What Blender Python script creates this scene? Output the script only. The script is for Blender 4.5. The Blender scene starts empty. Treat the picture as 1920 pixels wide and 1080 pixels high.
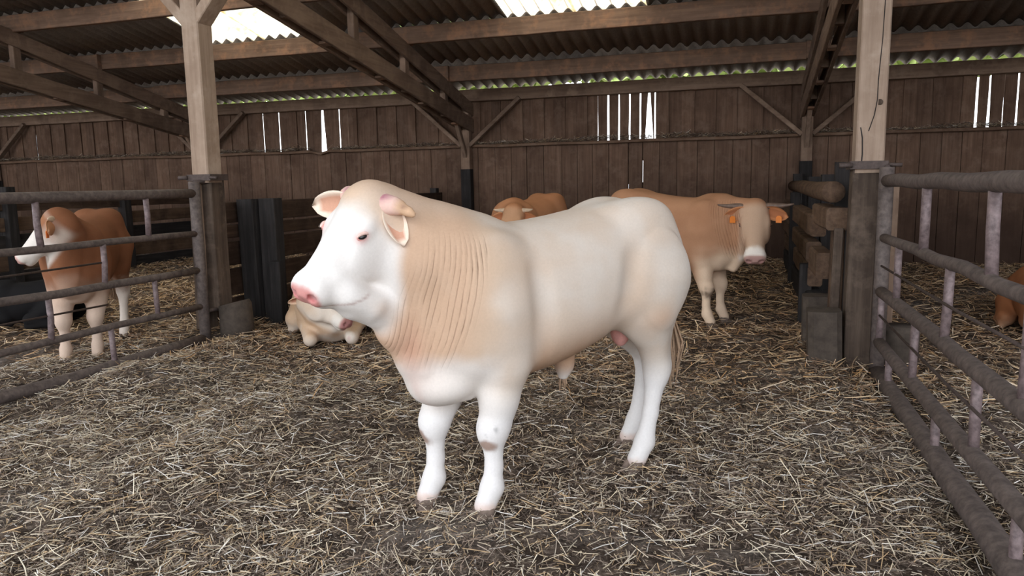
import bpy, math, random
import numpy as np
from mathutils import Vector, Matrix

random.seed(7)
rng = np.random.default_rng(11)
S = bpy.context.scene
COL = S.collection
PI = math.pi

# ------------------------------------------------------------------ camera
CAM_H = 1.5
def make_camera():
    p, r, y = math.radians(8.135), math.radians(-1.058), math.radians(17.552)
    fw = Vector((-math.sin(y)*math.cos(p), math.cos(y)*math.cos(p), -math.sin(p)))
    rt = Vector((math.cos(y), math.sin(y), 0)); up = rt.cross(fw)
    c, s = math.cos(r), math.sin(r)
    R = c*rt + s*up; U = -s*rt + c*up
    cd = bpy.data.cameras.new('camera'); co = bpy.data.objects.new('camera', cd); COL.objects.link(co)
    m = Matrix((R, U, -fw)).transposed().to_4x4(); m.translation = (0, 0, CAM_H)
    co.matrix_world = m
    cd.sensor_width = 36; cd.lens = 1387/1920*36; cd.clip_start = .05; cd.clip_end = 400
    S.camera = co
make_camera()

# ------------------------------------------------------------------ light: the overcast sky, through the open front, the slits and the roof lights, some added out of view
W = bpy.data.worlds.new('sky'); S.world = W; W.use_nodes = True
wn = W.node_tree.nodes; wl = W.node_tree.links; wn.clear()
wo = wn.new('ShaderNodeOutputWorld'); bg = wn.new('ShaderNodeBackground')
tc = wn.new('ShaderNodeTexCoord'); sx = wn.new('ShaderNodeSeparateXYZ'); cr = wn.new('ShaderNodeValToRGB')
wl.new(tc.outputs['Generated'], sx.inputs[0]); wl.new(sx.outputs['Z'], cr.inputs[0])
cr.color_ramp.elements[0].position = 0; cr.color_ramp.elements[0].color = (.93, .96, 1, 1)
cr.color_ramp.elements[1].position = 1; cr.color_ramp.elements[1].color = (.80, .90, 1, 1)
wl.new(cr.outputs[0], bg.inputs[0]); bg.inputs[1].default_value = 3.7; wl.new(bg.outputs[0], wo.inputs[0])
S.view_settings.view_transform = 'Standard'; S.view_settings.look = 'None'
S.view_settings.gamma = 1; S.view_settings.use_curve_mapping = False
S.view_settings.exposure = 0.0
S.cycles.max_bounces = 8; S.cycles.diffuse_bounces = 5; S.cycles.glossy_bounces = 2; S.cycles.transmission_bounces = 4
S.cycles.use_denoising = True
S.cycles.sample_clamp_indirect = 6
ROOF_FRONT = -3.0          # unseen roof edge towards the open yard, placed to balance the daylight

# ------------------------------------------------------------------ helpers
def lin(c):
    return tuple((v/12.92 if v <= .04045 else ((v+.055)/1.055)**2.4) for v in c)
def rgb(r, g, b): return lin((r/255, g/255, b/255))
def tag(o, label=None, cat=None, group=None, kind=None):
    if label: o['label'] = label
    if cat: o['category'] = cat
    if group: o['group'] = group
    if kind: o['kind'] = kind
    return o
def link(o, parent=None):
    COL.objects.link(o)
    if parent is not None: o.parent = parent
    return o
def empty(name, loc=(0, 0, 0), rz=0, parent=None):
    o = bpy.data.objects.new(name, None); o.location = loc; o.rotation_euler = (0, 0, rz)
    o.empty_display_size = .2
    return link(o, parent)
def np_mesh(name, V, F, mat=None, col=None, smooth=True):
    """V (n,3) array, F (m,k) int array"""
    V = np.asarray(V, np.float32); F = np.asarray(F, np.int32); k = F.shape[1]
    me = bpy.data.meshes.new(name)
    me.vertices.add(len(V)); me.vertices.foreach_set('co', V.ravel())
    me.loops.add(F.size); me.loops.foreach_set('vertex_index', F.ravel())
    me.polygons.add(len(F)); me.polygons.foreach_set('loop_start', np.arange(0, F.size, k, dtype=np.int32))
    me.polygons.foreach_set('loop_total', np.full(len(F), k, np.int32))
    me.update(calc_edges=True)
    if smooth: me.polygons.foreach_set('use_smooth', np.ones(len(F), bool))
    if col is not None:
        a = me.color_attributes.new('Col', 'FLOAT_COLOR', 'POINT')
        c = np.ones((len(V), 4), np.float32); c[:, :3] = col
        a.data.foreach_set('color', c.ravel())
    if mat: me.materials.append(mat)
    return me
def np_obj(name, V, F, mat=None, col=None, smooth=True, parent=None):
    return link(bpy.data.objects.new(name, np_mesh(name, V, F, mat, col, smooth)), parent)

class MB:
    """collects shapes, then links them as ONE mesh object"""
    def __init__(s): s.v = []; s.f = []; s.sm = []
    def add(s, vs, fs, smooth=False):
        n = len(s.v); s.v += [tuple(v) for v in vs]
        s.f += [tuple(n+i for i in f) for f in fs]; s.sm += [smooth]*len(fs); return s
    def hexa(s, p):      # 8 corners: bottom 4 ccw, top 4 ccw
        return s.add(p, [(3,2,1,0),(4,5,6,7),(0,1,5,4),(1,2,6,5),(2,3,7,6),(3,0,4,7)])
    def box(s, x0, x1, y0, y1, z0, z1, j=0):
        q = lambda v: v + random.uniform(-j, j)
        return s.hexa([(q(x0),q(y0),q(z0)),(q(x1),q(y0),q(z0)),(q(x1),q(y1),q(z0)),(q(x0),q(y1),q(z0)),
                       (q(x0),q(y0),q(z1)),(q(x1),q(y0),q(z1)),(q(x1),q(y1),q(z1)),(q(x0),q(y1),q(z1))])
    def beam(s, a, b, w, h, up=(0,0,1), j=0, bev=.008):
        """rectangular timber with chamfered edges from a to b; w sideways, h along up"""
        a = Vector(a); b = Vector(b); d = (b-a).normalized(); u = Vector(up)
        sd = d.cross(u).normalized(); u = sd.cross(d).normalized()
        w /= 2; h /= 2; c = bev
        pro = [(-w+c,-h),(w-c,-h),(w,-h+c),(w,h-c),(w-c,h),(-w+c,h),(-w,h-c),(-w,-h+c)]
        n = max(2, int((b-a).length/.5)+1) if j else 2
        vs = []
        for i in range(n):
            t = i/(n-1); p = a.lerp(b, t); ox, oz = random.uniform(-j,j), random.uniform(-j,j)
            vs += [p + sd*(x+ox) + u*(z+oz) for x, z in pro]
        fs = []
        for i in range(n-1):
            for k in range(8):
                fs.append((i*8+k, i*8+(k+1)%8, i*8+8+(k+1)%8, i*8+8+k))
        fs += [tuple(range(7,-1,-1)), tuple(range((n-1)*8, n*8))]
        return s.add(vs, fs)
    def tube(s, pts, r, seg=12, caps=True):
        pts = [Vector(p) for p in pts]; n = len(pts)
        rr = r if isinstance(r, (list, tuple)) else [r]*n
        vs = []; ref = Vector((0,0,1))
        for i, p in enumerate(pts):
            d = (pts[min(i+1,n-1)] - pts[max(i-1,0)]).normalized()
            if abs(d.dot(ref)) > .95: ref = Vector((1,0,0)) if abs(d.x) < .9 else Vector((0,1,0))
            x = d.cross(ref).normalized(); y = x.cross(d).normalized()
            ref = y
            vs += [p + (x*math.cos(2*PI*k/seg) + y*math.sin(2*PI*k/seg))*rr[i] for k in range(seg)]
        fs = []
        for i in range(n-1):
            for k in range(seg):
                fs.append((i*seg+k, i*seg+(k+1)%seg, (i+1)*seg+(k+1)%seg, (i+1)*seg+k))
        if caps: fs += [tuple(range(seg-1,-1,-1)), tuple(range((n-1)*seg, n*seg))]
        return s.add(vs, fs, True)
    def mesh(s, name, mat):
        me = bpy.data.meshes.new(name); me.from_pydata(s.v, [], s.f); me.update()
        me.polygons.foreach_set('use_smooth', s.sm)
        if mat: me.materials.append(mat)
        return me
    def build(s, name, mat, parent=None, loc=None):
        o = bpy.data.objects.new(name, s.mesh(name, mat))
        if loc is not None: o.location = loc
        return link(o, parent)

# ------------------------------------------------------------------ materials
def mat_new(name, rough=.8, spec=.3):
    m = bpy.data.materials.new(name); m.use_nodes = True
    b = m.node_tree.nodes['Principled BSDF']; b.inputs['Roughness'].default_value = rough
    b.inputs['Specular IOR Level'].default_value = spec
    return m, m.node_tree.nodes, m.node_tree.links, b
def noise(N, L, vec, scale, detail=4, rough=.6):
    n = N.new('ShaderNodeTexNoise'); n.inputs['Scale'].default_value = scale
    n.inputs['Detail'].default_value = detail; n.inputs['Roughness'].default_value = rough
    if vec: L.new(vec, n.inputs['Vector'])
    return n.outputs['Fac']
def ramp(N, L, fac, stops):
    r = N.new('ShaderNodeValToRGB'); L.new(fac, r.inputs[0]); e = r.color_ramp.elements
    while len(e) < len(stops): e.new(.5)
    for i, (p, c) in enumerate(stops):
        e[i].position = p; e[i].color = (*c, 1) if len(c) == 3 else c
    return r.outputs[0]
def mix(N, L, fac, a, b, mode='MIX'):
    m = N.new('ShaderNodeMix'); m.data_type = 'RGBA'; m.blend_type = mode
    for s, v in ((m.inputs[0], fac), (m.inputs[6], a), (m.inputs[7], b)):
        if hasattr(v, 'is_linked'): L.new(v, s)
        elif isinstance(v, (int, float)): s.default_value = v
        else: s.default_value = (*v, 1)
    return m.outputs[2]
def bump(N, L, b, h, strength=.4, dist=.01):
    n = N.new('ShaderNodeBump'); n.inputs['Strength'].default_value = strength; n.inputs['Distance'].default_value = dist
    L.new(h, n.inputs['Height']); L.new(n.outputs[0], b.inputs['Normal'])
def wood(name, dark, mid, light, axis='Z', stain=None, dust=None, rough=.85, rub=None):
    """weathered timber: grain stretched along axis, a tone per piece, blotches"""
    m, N, L, b = mat_new(name, rough, .15)
    tc = N.new('ShaderNodeTexCoord'); oi = N.new('ShaderNodeObjectInfo'); mp = N.new('ShaderNodeMapping')
    sc = {'X': (1.2, 22, 22), 'Y': (22, 1.2, 22), 'Z': (22, 22, 1.2)}[axis]
    mp.inputs['Scale'].default_value = sc
    cb = N.new('ShaderNodeCombineXYZ'); mu = N.new('ShaderNodeMath'); mu.operation = 'MULTIPLY'; mu.inputs[1].default_value = 37
    L.new(oi.outputs['Random'], mu.inputs[0])
    for i in range(3): L.new(mu.outputs[0], cb.inputs[i])
    L.new(cb.outputs[0], mp.inputs['Location']); L.new(tc.outputs['Object'], mp.inputs['Vector'])
    g = noise(N, L, mp.outputs[0], 1.0, 5, .65)
    c = ramp(N, L, g, [(.22, dark), (.5, mid), (.82, light)])
    bl = noise(N, L, tc.outputs['Object'], 2.3, 4, .6)
    c = mix(N, L, ramp(N, L, bl, [(.46, (0,0,0)), (.72, (.75,.75,.75))]), c, stain or dark)
    if dust:
        bl2 = noise(N, L, tc.outputs['Object'], 5.1, 5, .65)
        c = mix(N, L, ramp(N, L, bl2, [(.5, (0,0,0)), (.68, (.8,.8,.8))]), c, dust)
    tone = ramp(N, L, oi.outputs['Random'], [(0, (.84,.84,.84)), (1, (1.12,1.11,1.09))])
    c = mix(N, L, 1.0, c, tone, 'MULTIPLY')
    if rub:                    # greasy dirt rubbed on by the cattle, with a ragged upper edge
        ge = N.new('ShaderNodeNewGeometry'); sz = N.new('ShaderNodeSeparateXYZ'); L.new(ge.outputs['Position'], sz.inputs[0])
        n3_ = noise(N, L, ge.outputs['Position'], 1.1, 5, .65); ma = N.new('ShaderNodeMath'); ma.operation = 'MULTIPLY_ADD'; ma.inputs[1].default_value = 1.9
        L.new(n3_, ma.inputs[0]); L.new(sz.outputs['Z'], ma.inputs[2])
        d2 = N.new('ShaderNodeMath'); d2.operation = 'DIVIDE'; d2.inputs[1].default_value = 3.2; L.new(ma.outputs[0], d2.inputs[0])
        k = ramp(N, L, d2.outputs[0], [(.45, (.85,.85,.85)), (.78, (.15,.15,.15)), (.9, (0,0,0))])
        c = mix(N, L, k, c, rub)
    L.new(c, b.inputs['Base Color']); bump(N, L, b, g, .5, .012)
    return m
def attr_mat(name, rough=.75, spec=.2, fine=60, amt=.12, bump_s=.15, extra=None):
    m, N, L, b = mat_new(name, rough, spec)
    a = N.new('ShaderNodeVertexColor'); a.layer_name = 'Col'
    tc = N.new('ShaderNodeTexCoord'); n = noise(N, L, tc.outputs['Object'], fine, 5, .7)
    c = mix(N, L, 1.0, a.outputs[0], ramp(N, L, n, [(.25, (1-amt,)*3), (.75, (1+amt*.6,)*3)]), 'MULTIPLY')
    L.new(c, b.inputs['Base Color']); bump(N, L, b, n, bump_s, .006)
    return m
def plain(name, c, rough=.6, spec=.3, var=.25, scale=12, metal=0, c2=None):
    m, N, L, b = mat_new(name, rough, spec); b.inputs['Metallic'].default_value = metal
    tc = N.new('ShaderNodeTexCoord'); n = noise(N, L, tc.outputs['Object'], scale, 6, .65)
    lo = tuple(v*(1-var) for v in c); hi = c2 or tuple(min(1, v*(1+var)) for v in c)
    L.new(ramp(N, L, n, [(.3, lo), (.7, hi)]), b.inputs['Base Color']); bump(N, L, b, n, .3, .006)
    return m
# value noise in numpy for ground relief and density
_tab = rng.random((64, 64))
def vnoise(x, y):
    xi = np.floor(x).astype(int); yi = np.floor(y).astype(int); fx = x-xi; fy = y-yi
    fx = fx*fx*(3-2*fx); fy = fy*fy*(3-2*fy); g = lambda a, b: _tab[a % 64, b % 64]
    return (g(xi,yi)*(1-fx)+g(xi+1,yi)*fx)*(1-fy) + (g(xi,yi+1)*(1-fx)+g(xi+1,yi+1)*fx)*fy
def fbm(x, y, o=4):
    s = 0; a = .5
    for i in range(o): s = s + a*vnoise(x*2**i+17*i, y*2**i+9*i); a *= .5
    return s
def sstep(a, b, x):
    t = np.clip((x-a)/(b-a), 0, 1); return t*t*(3-2*t)

# ------------------------------------------------------------------ palette
WOOD_D = rgb(52,42,36); WOOD_M = rgb(92,77,66); WOOD_L = rgb(126,108,93); DUST = rgb(140,124,110); SOOT = rgb(40,33,29)
M = {}
for ax in 'XYZ':
    M['wood'+ax] = wood('dusty_timber_'+ax, rgb(104,84,72), rgb(130,108,93), rgb(150,128,112), ax, stain=rgb(98,80,69), dust=rgb(146,124,108))
    M['plank'+ax] = wood('old_plank_'+ax, rgb(88,68,56), rgb(116,92,76), rgb(140,114,96), ax, stain=rgb(84,63,52), dust=rgb(128,106,91))
    M['dark'+ax] = wood('tarred_sleeper_'+ax, rgb(34,31,31), rgb(48,45,45), rgb(70,66,65), ax, stain=rgb(36,33,32))
    M['part'+ax] = wood('dark_fence_plank_'+ax, rgb(48,37,31), rgb(68,53,44), rgb(92,73,61), ax, stain=rgb(42,33,29), dust=rgb(82,65,55))
    M['sleeper'+ax] = wood('rough_sleeper_'+ax, rgb(70,55,45), rgb(96,76,62), rgb(124,101,83), ax, stain=rgb(58,45,38), dust=rgb(112,92,77))
M['wallplank'] = wood('old_wall_plank', rgb(84,64,53), rgb(108,85,71), rgb(132,107,91), 'Z', stain=rgb(80,60,49), dust=rgb(122,100,86), rub=rgb(58,43,36))
M['purlin'] = wood('purlin_timber', rgb(104,83,70), rgb(130,105,90), rgb(154,126,106), 'X', stain=rgb(100,81,69), dust=rgb(162,122,97))
M['post'] = wood('pale_post_timber', rgb(146,124,108), rgb(168,146,129), rgb(188,166,149), 'Z', stain=rgb(140,118,102), dust=rgb(184,164,148))
M['postdark'] = wood('rubbed_post_timber', rgb(66,55,48), rgb(88,75,66), rgb(116,101,89), 'Z', stain=rgb(50,42,38), dust=rgb(112,97,86))
M['concrete'] = plain('dirty_concrete', rgb(78,69,62), .9, .2, .3, 14)
M['iron'] = plain('rusted_iron', rgb(84,72,68), .7, .4, .3, 40, .3)
M['pipe'] = plain('gate_pipe_dirt', rgb(88,78,75), .65, .35, .3, 22, .1, c2=rgb(120,107,102))
M['pipe_bare'] = plain('gate_pipe_primer', rgb(104,88,88), .55, .4, .3, 30, .1, c2=rgb(142,124,124))

ZR0 = 3.17; SLOPE = .23; WY = 13.0
def zr(y): return ZR0 + SLOPE*(WY-y)
PUR = [11.83 - 1.49*i for i in range(10)]
BAYS = [-16.43, -10.65, -4.88, .90, 6.68]

def gh(x, y):
    x = np.asarray(x, float); y = np.asarray(y, float)
    h = (fbm(x*1.1+5, y*1.1+3, 3)-.44)*.16 + (fbm(x*4.3+40, y*4.3+20, 3)-.44)*.07
    h = h + .10*sstep(8, 12.5, y)
    h = h - .07*np.exp(-((x-.99)/.16)**2)*(y < 6.4)*(y > 1) - .06*np.exp(-((x+5.05)/.16)**2)*(y < 6)
    h = h + .05*np.exp(-((x-1.45)/.35)**2 - ((y-5.0)/1.3)**2) + .04*np.exp(-((x-.6)/.25)**2 - ((y-5.4)/.8)**2)
    h = h + .05*np.exp(-((x+4.5)/.35)**2 - ((y-5.0)/.9)**2)
    for cx, cy, r in ((-1.1,3.0,.35), (-1.37,3.0,.3), (-.5,3.78,.35), (-.62,4.05,.3)):
        h = h*(1-np.exp(-((x-cx)**2+(y-cy)**2)/r**2))
    return h

# ------------------------------------------------------------------ floor
def build_floor():
    m, N, L, b = mat_new('trodden_litter', .95, .1)
    tc = N.new('ShaderNodeTexCoord'); o = tc.outputs['Object']
    big = noise(N, L, o, 1.3, 5, .6); fine = noise(N, L, o, 38, 6, .7); mid = noise(N, L, o, 9, 5, .65)
    c = ramp(N, L, fine, [(.3, rgb(66,56,50)), (.52, rgb(120,105,94)), (.75, rgb(174,158,145))])
    c2 = ramp(N, L, fine, [(.3, rgb(44,36,32)), (.6, rgb(82,70,61)), (.8, rgb(126,110,98))])
    c = mix(N, L, ramp(N, L, mid, [(.44, (0,0,0)), (.62, (1,1,1))]), c2, c)
    grey = mix(N, L, ramp(N, L, fine, [(.35, (0,0,0)), (.7, (1,1,1))]), rgb(112,104,98), rgb(166,158,152))
    c = mix(N, L, ramp(N, L, big, [(.52, (0,0,0)), (.68, (.6,.6,.6))]), c, grey)
    L.new(c, b.inputs['Base Color']); bump(N, L, b, fine, .9, .02)
    xs = np.arange(-25, 9.01, .085); ys = np.arange(-2.0, 13.01, .085)
    X, Y = np.meshgrid(xs, ys, indexing='ij'); Z = gh(X, Y) + (fbm(X*13, Y*13, 2)-.37)*.035
    V = np.stack([X, Y, Z], -1).reshape(-1, 3); nx, ny = X.shape
    i, j = np.meshgrid(np.arange(nx-1), np.arange(ny-1), indexing='ij'); a = i*ny+j
    F = np.stack([a, a+ny, a+ny+1, a+1], -1).reshape(-1, 4)
    tag(np_obj('floor', V, F, m), kind='structure')
    g = plain('yard_gravel', rgb(150,142,130), .95, .1, .2, 3)
    tag(MB().add([(-90,-90,-.25),(90,-90,-.25),(90,90,-.25),(-90,90,-.25)], [(0,1,2,3)]).build('yard_ground', g), kind='structure')
build_floor()

# ------------------------------------------------------------------ back wall: backing, upper and lower planks, ledge, plate
def build_back_wall():
    bk = MB()
    cuts = [(-1.7115,-1.6945,1.46,1.83), (-1.955,-1.942,1.31,1.43)]; x = -25
    for a, b_, z0, z1 in sorted(cuts):
        bk.box(x, a, 13.0, 13.03, -.1, 2.14); bk.box(a, b_, 13.0, 13.03, -.1, z0); bk.box(a, b_, 13.0, 13.03, z1, 2.14); x = b_
    bk.box(x, 9, 13.0, 13.03, -.1, 2.14)
    wall = tag(bk.build('wall_back', M['wallplank']), kind='structure')
    # lower planks
    x = -25.; edges = []
    fixed = [-1.703, -1.9485]
    while x < 9:
        w = random.uniform(.27, .34)
        nx = x + w
        for f in fixed:
            if x + .12 < f < nx + .17: nx = f
        y = 12.955 + random.uniform(-.006, .006); g = .003
        t = 2.16 + random.uniform(-.012, .012)
        g0 = .008 if abs(x - fixed[0]) < .01 or abs(x - fixed[1]) < .01 else g
        g1 = .008 if abs(nx - fixed[0]) < .01 or abs(nx - fixed[1]) < .01 else g
        MB().beam(((x+g0+nx-g1)/2, y, -.1), ((x+g0+nx-g1)/2, y, t), nx-x-g0-g1, .03, (0,1,0), bev=.004).build('plank', M['wallplank'], wall)
        x = nx
    # upper planks, with the gaps the daylight comes through: (centre, width at top, width at bottom)
    slits = [(-9.3,.008,.012),(-9.112,.006,.016),(-8.926,.006,.012),(-8.717,.006,.03),(-8.388,.006,.012),(-8.316,.006,.014),(-8.135,.012,.008),
             (-7.933,.03,.11),(-7.743,.006,.012),(-7.567,.008,.012),(-7.381,.02,.03),
             (-2.489,.014,.022),(-2.307,.022,.042),(-2.122,.026,.040),(-1.938,.016,.026),(-1.756,.03,.03),(-1.607,.02,.15),(-1.508,.022,.036),
             (3.285,.035,.055),(3.446,.014,.04),(3.634,.010,.024),(3.814,.014,.022),(4.0,.01,.01),(4.4,.01,.02)]
    edges = sorted(slits); xs = -25.; items = []
    seq = []
    for c, wt, wb in edges:
        while c - xs > .30:
            nx = xs + random.uniform(.16, .24)
            if c - nx < .1: nx = c - .13
            seq.append((nx, 0, 0)); xs = nx
        seq.append((c, wt, wb)); xs = c
    while xs < 9:
        xs += random.uniform(.17, .24); seq.append((xs, 0, 0))
    px, pt, pb = -25., 0., 0.
    for k, (c, wt, wb) in enumerate(seq):
        back = k % 2
        y = 13.0 + (.032 if back else 0) + random.uniform(-.004, .004)
        ov = lambda w: w/2 if w else (-.022 if back else random.uniform(0, .012))
        a_t, a_b = px + ov(pt), px + ov(pb); b_t, b_b = c - ov(wt), c - ov(wb)
        z0 = 2.10; z1 = 3.05; h = .011
        if back and wt == 0 and pt == 0: a_t -= .01
        zs = [z0, z0+.28, z0+.6, z1]; vs = []; jl = 0; jr = 0
        for z in zs:                                   # slightly wavy edges
            t = (z-z0)/(z1-z0); jl = random.uniform(-.003,.003); jr = random.uniform(-.003,.003)
            l = a_b+(a_t-a_b)*t + jl; r = b_b+(b_t-b_b)*t + jr
            vs += [(l,y-h,z),(r,y-h,z),(r,y+h,z),(l,y+h,z)]
        fs = [(3,2,1,0)] + [(4*i+k_, 4*i+(k_+1)%4, 4*i+4+(k_+1)%4, 4*i+4+k_) for i in range(3) for k_ in range(4)] + [(12,13,14,15)]
        MB().add(vs, fs).build('plank', M['wallplank'], wall)
        px, pt, pb = c, wt, wb
    tag(MB().beam((-25,12.96,3.065), (9,12.96,3.065), .16, .21, j=.004).build('trim_1', M['woodX']), kind='structure')
    lg = MB()
    xs = [(-25,-8.15,2.16), (-7.75,9,2.16)]
    for a, b_, z in xs: lg.beam((a,12.90,z), (b_,12.90,z), .14, .05, j=.008)
    lg.beam((-8.15,12.90,2.16), (-7.93,12.90,2.115), .14, .04); lg.beam((-7.93,12.90,2.115), (-7.75,12.90,2.16), .14, .04)
    tag(lg.build('trim_2', M['plankX']), kind='structure')
build_back_wall()
for nm, x in (('wall_left', -25.05), ('wall_right', 9.05)):
    w = MB(); y = -2.
    w.box(x-.04, x+.04, ROOF_FRONT, 13.05, -.1, 3.2)
    w.add([(x,13.05,3.2),(x,ROOF_FRONT,3.2),(x,ROOF_FRONT,zr(ROOF_FRONT))], [(0,1,2)])
    tag(w.build(nm, M['plankZ']), kind='structure')

# ------------------------------------------------------------------ roof
def build_roof():
    m, N, L, b = mat_new('dusty_fibre_cement', .95, .1)
    tc = N.new('ShaderNodeTexCoord'); oi = N.new('ShaderNodeObjectInfo')
    n = noise(N, L, tc.outputs['Object'], 24, 6, .75); n2 = noise(N, L, tc.outputs['Object'], 3, 3, .5)
    c = ramp(N, L, n, [(.3, rgb(150,141,134)), (.6, rgb(186,177,170)), (.8, rgb(206,198,190))])
    c = mix(N, L, ramp(N, L, n2, [(.4, (0,0,0)), (.7, (.7,.7,.7))]), c, rgb(168,158,149))
    c = mix(N, L, 1., c, ramp(N, L, oi.outputs['Random'], [(0, (.8,.8,.82)), (1, (1.1,1.08,1.05))]), 'MULTIPLY')
    L.new(c, b.inputs['Base Color']); bump(N, L, b, n, .8, .02)
    sk = bpy.data.materials.new('roof_light_plastic'); sk.use_nodes = True; N = sk.node_tree.nodes; L = sk.node_tree.links; N.clear()
    o = N.new('ShaderNodeOutputMaterial'); t = N.new('ShaderNodeBsdfTranslucent'); tr = N.new('ShaderNodeBsdfTransparent'); mx = N.new('ShaderNodeMixShader')
    tc = N.new('ShaderNodeTexCoord'); nz = noise(N, L, tc.outputs['Object'], 5, 6, .7)
    sx = N.new('ShaderNodeSeparateXYZ'); L.new(tc.outputs['Object'], sx.inputs[0])
    a_ = N.new('ShaderNodeMath'); a_.operation = 'MULTIPLY_ADD'; a_.inputs[1].default_value = 2*PI/.2; a_.inputs[2].default_value = -PI; L.new(sx.outputs['X'], a_.inputs[0])
    b_ = N.new('ShaderNodeMath'); b_.operation = 'COSINE'; L.new(a_.outputs[0], b_.inputs[0])
    d_ = N.new('ShaderNodeMath'); d_.operation = 'MULTIPLY_ADD'; d_.inputs[1].default_value = .35; L.new(nz, d_.inputs[0]); L.new(b_.outputs[0], d_.inputs[2])
    def half(v):
        k = N.new('ShaderNodeMath'); k.operation = 'MULTIPLY'; k.inputs[1].default_value = .8; L.new(v, k.inputs[0]); return k.outputs[0]
    grime = ramp(N, L, half(d_.outputs[0]), [(.0, (0,0,0)), (.84, (0,0,0)), (1.0, (.75,.75,.75))])       # moss and dust settled in the troughs
    cs = mix(N, L, grime, ramp(N, L, nz, [(.3, rgb(222,200,160)), (.55, rgb(252,246,232)), (.7, rgb(255,252,245))]), rgb(112,82,48))
    L.new(cs, t.inputs[0]); L.new(cs, tr.inputs[0])
    mx.inputs[0].default_value = .12; L.new(t.outputs[0], mx.inputs[1]); L.new(tr.outputs[0], mx.inputs[2]); L.new(mx.outputs[0], o.inputs[0])
    ceil = tag(empty('ceiling', (0,13,3.2)), kind='structure')
    def sheet(length):
        seg = 40; amp = .036; x = np.linspace(-.02, 1.02, seg+1); prof = amp*np.cos(2*PI*(x-.1)/.2)
        V = []; F = []
        for th in (0, .008):
            for v in (0, 1):
                y = -v*length; z = SLOPE*v*length + (.018 if v == 0 else .0) + th
                V += [(xx, y, z+p) for xx, p in zip(x, prof)]
        k = seg+1
        for i in range(seg):
            F += [(i, i+1, k+i+1, k+i), (2*k+i+1, 2*k+i, 3*k+i, 3*k+i+1), (i+1, i, 2*k+i, 2*k+i+1), (k+i, k+i+1, 3*k+i+1, 3*k+i)]
        V = np.array(V)
        return np_mesh('corrugated_sheet', V, np.array(F))
    me = sheet(1.575); me.materials.append(m); m0 = sheet(1.27); m0.materials.append(m)
    ms = me.copy(); ms.materials.clear(); ms.materials.append(sk)
    y = 13.06; r = 0
    while y - 1.0 > ROOF_FRONT:
        for k in range(34) if r < 6 else range(14, 30):
            x = -25.3 + k
            sky = r in (2, 3, 4, 6) and k in (22, 23, 17, 18, 10, 11)  # rows above the lowest are unseen, added to brighten bull and interior
            o = bpy.data.objects.new('roof_light_sheet' if sky else 'corrugated_sheet', ms if sky else (m0 if r == 0 else me))
            o.location = (x, y-13, zr(y)+.041-3.2 + random.uniform(0,.006)); link(o, ceil)
            if sky: o['label'] = 'translucent corrugated roof light sheet glowing with daylight, rows out of view added'
        y = 11.93 - 1.49*r; r += 1
        if r == 1: y = 11.95
        y = 11.95 - 1.49*(r-1)
build_roof()

names = ['lowest roof purlin, next above the back wall plate with bare grey sheeting below it',
         'second roof purlin up from the back wall, reddened under the two bright roof lights',
         'third roof purlin from the back wall, at the top left edge of the picture',
         'fourth roof purlin from the back wall', 'fifth roof purlin from the back wall, over the timber posts',
         'sixth roof purlin from the back wall', 'seventh roof purlin from the back wall', 'eighth roof purlin from the back wall', 'ninth roof purlin from the back wall', 'tenth roof purlin from the back wall, nearest the open side']
for i, y in enumerate(PUR):
    if y < ROOF_FRONT+.1: break
    p = tag(empty('roof_purlin', (-8, y, zr(y)-.125)), 'dusty ' + names[i], 'purlin', 'purlins under the corrugated roof')
    xs = [-25] + BAYS + [9]
    for k in range(len(xs)-1):
        dy = .045*(1 if (k+i) % 2 else -1)
        MB().beam((xs[k]-(.12 if k else 0)+8, dy, random.uniform(-.012,0)), (xs[k+1]+.12+8, dy, random.uniform(-.012,0)), .08, .245, j=.004).build('purlin_timber', M['purlin'], p)

# ------------------------------------------------------------------ trusses
def truss(x, label):
    t = tag(empty('roof_truss', (x, 12.9, 2.4)), label, 'truss', 'timber roof trusses')
    P = lambda y, z, dx=0: (dx, y-12.9, z-2.4)
    yf = ROOF_FRONT + .15
    up = lambda y: zr(y) - .25 - .11        # centre of the upper chord
    lo = lambda y: 2.42 + .16*(12.86-y) + .13
    for s in (-1, 1):
        MB().beam(P(13.0, up(13.0), s*.075), P(yf, up(yf), s*.075), .05, .22, j=.003).build('upper_chord', M['woodY'], t)
        MB().beam(P(13.0, lo(13.0), s*.075), P(5.9, lo(5.9), s*.075), .05, .25, j=.003).build('lower_chord', M['woodY'], t)
    for y in PUR[:5]:
        if y < yf: break
        MB().beam(P(y, max(lo(y)-.1, 0)), P(y, up(y)+.1), .095, .13, (0,1,0)).build('strut', M['woodZ'], t)
    for y in (12.35, 11.0, 9.6, 8.2, 6.9):
        MB().beam(P(y, lo(y)-.115), P(y-.12, lo(y-.12)-.115), .10, .03).build('spacer_block', M['purlin'], t)
    MB().beam(P(12.35, lo(12.35)-.05), P(12.78, 1.98), .07, .09, (0,1,0)).build('foot_brace', M['woodZ'], t)
    return t
truss(BAYS[1], 'double plank roof truss on the left, behind the left pale post')
truss(BAYS[2], 'double plank roof truss left of centre, its chords meeting the back wall above the bull')
truss(BAYS[3], 'double plank roof truss seen almost edge-on beside the right post')

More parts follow.
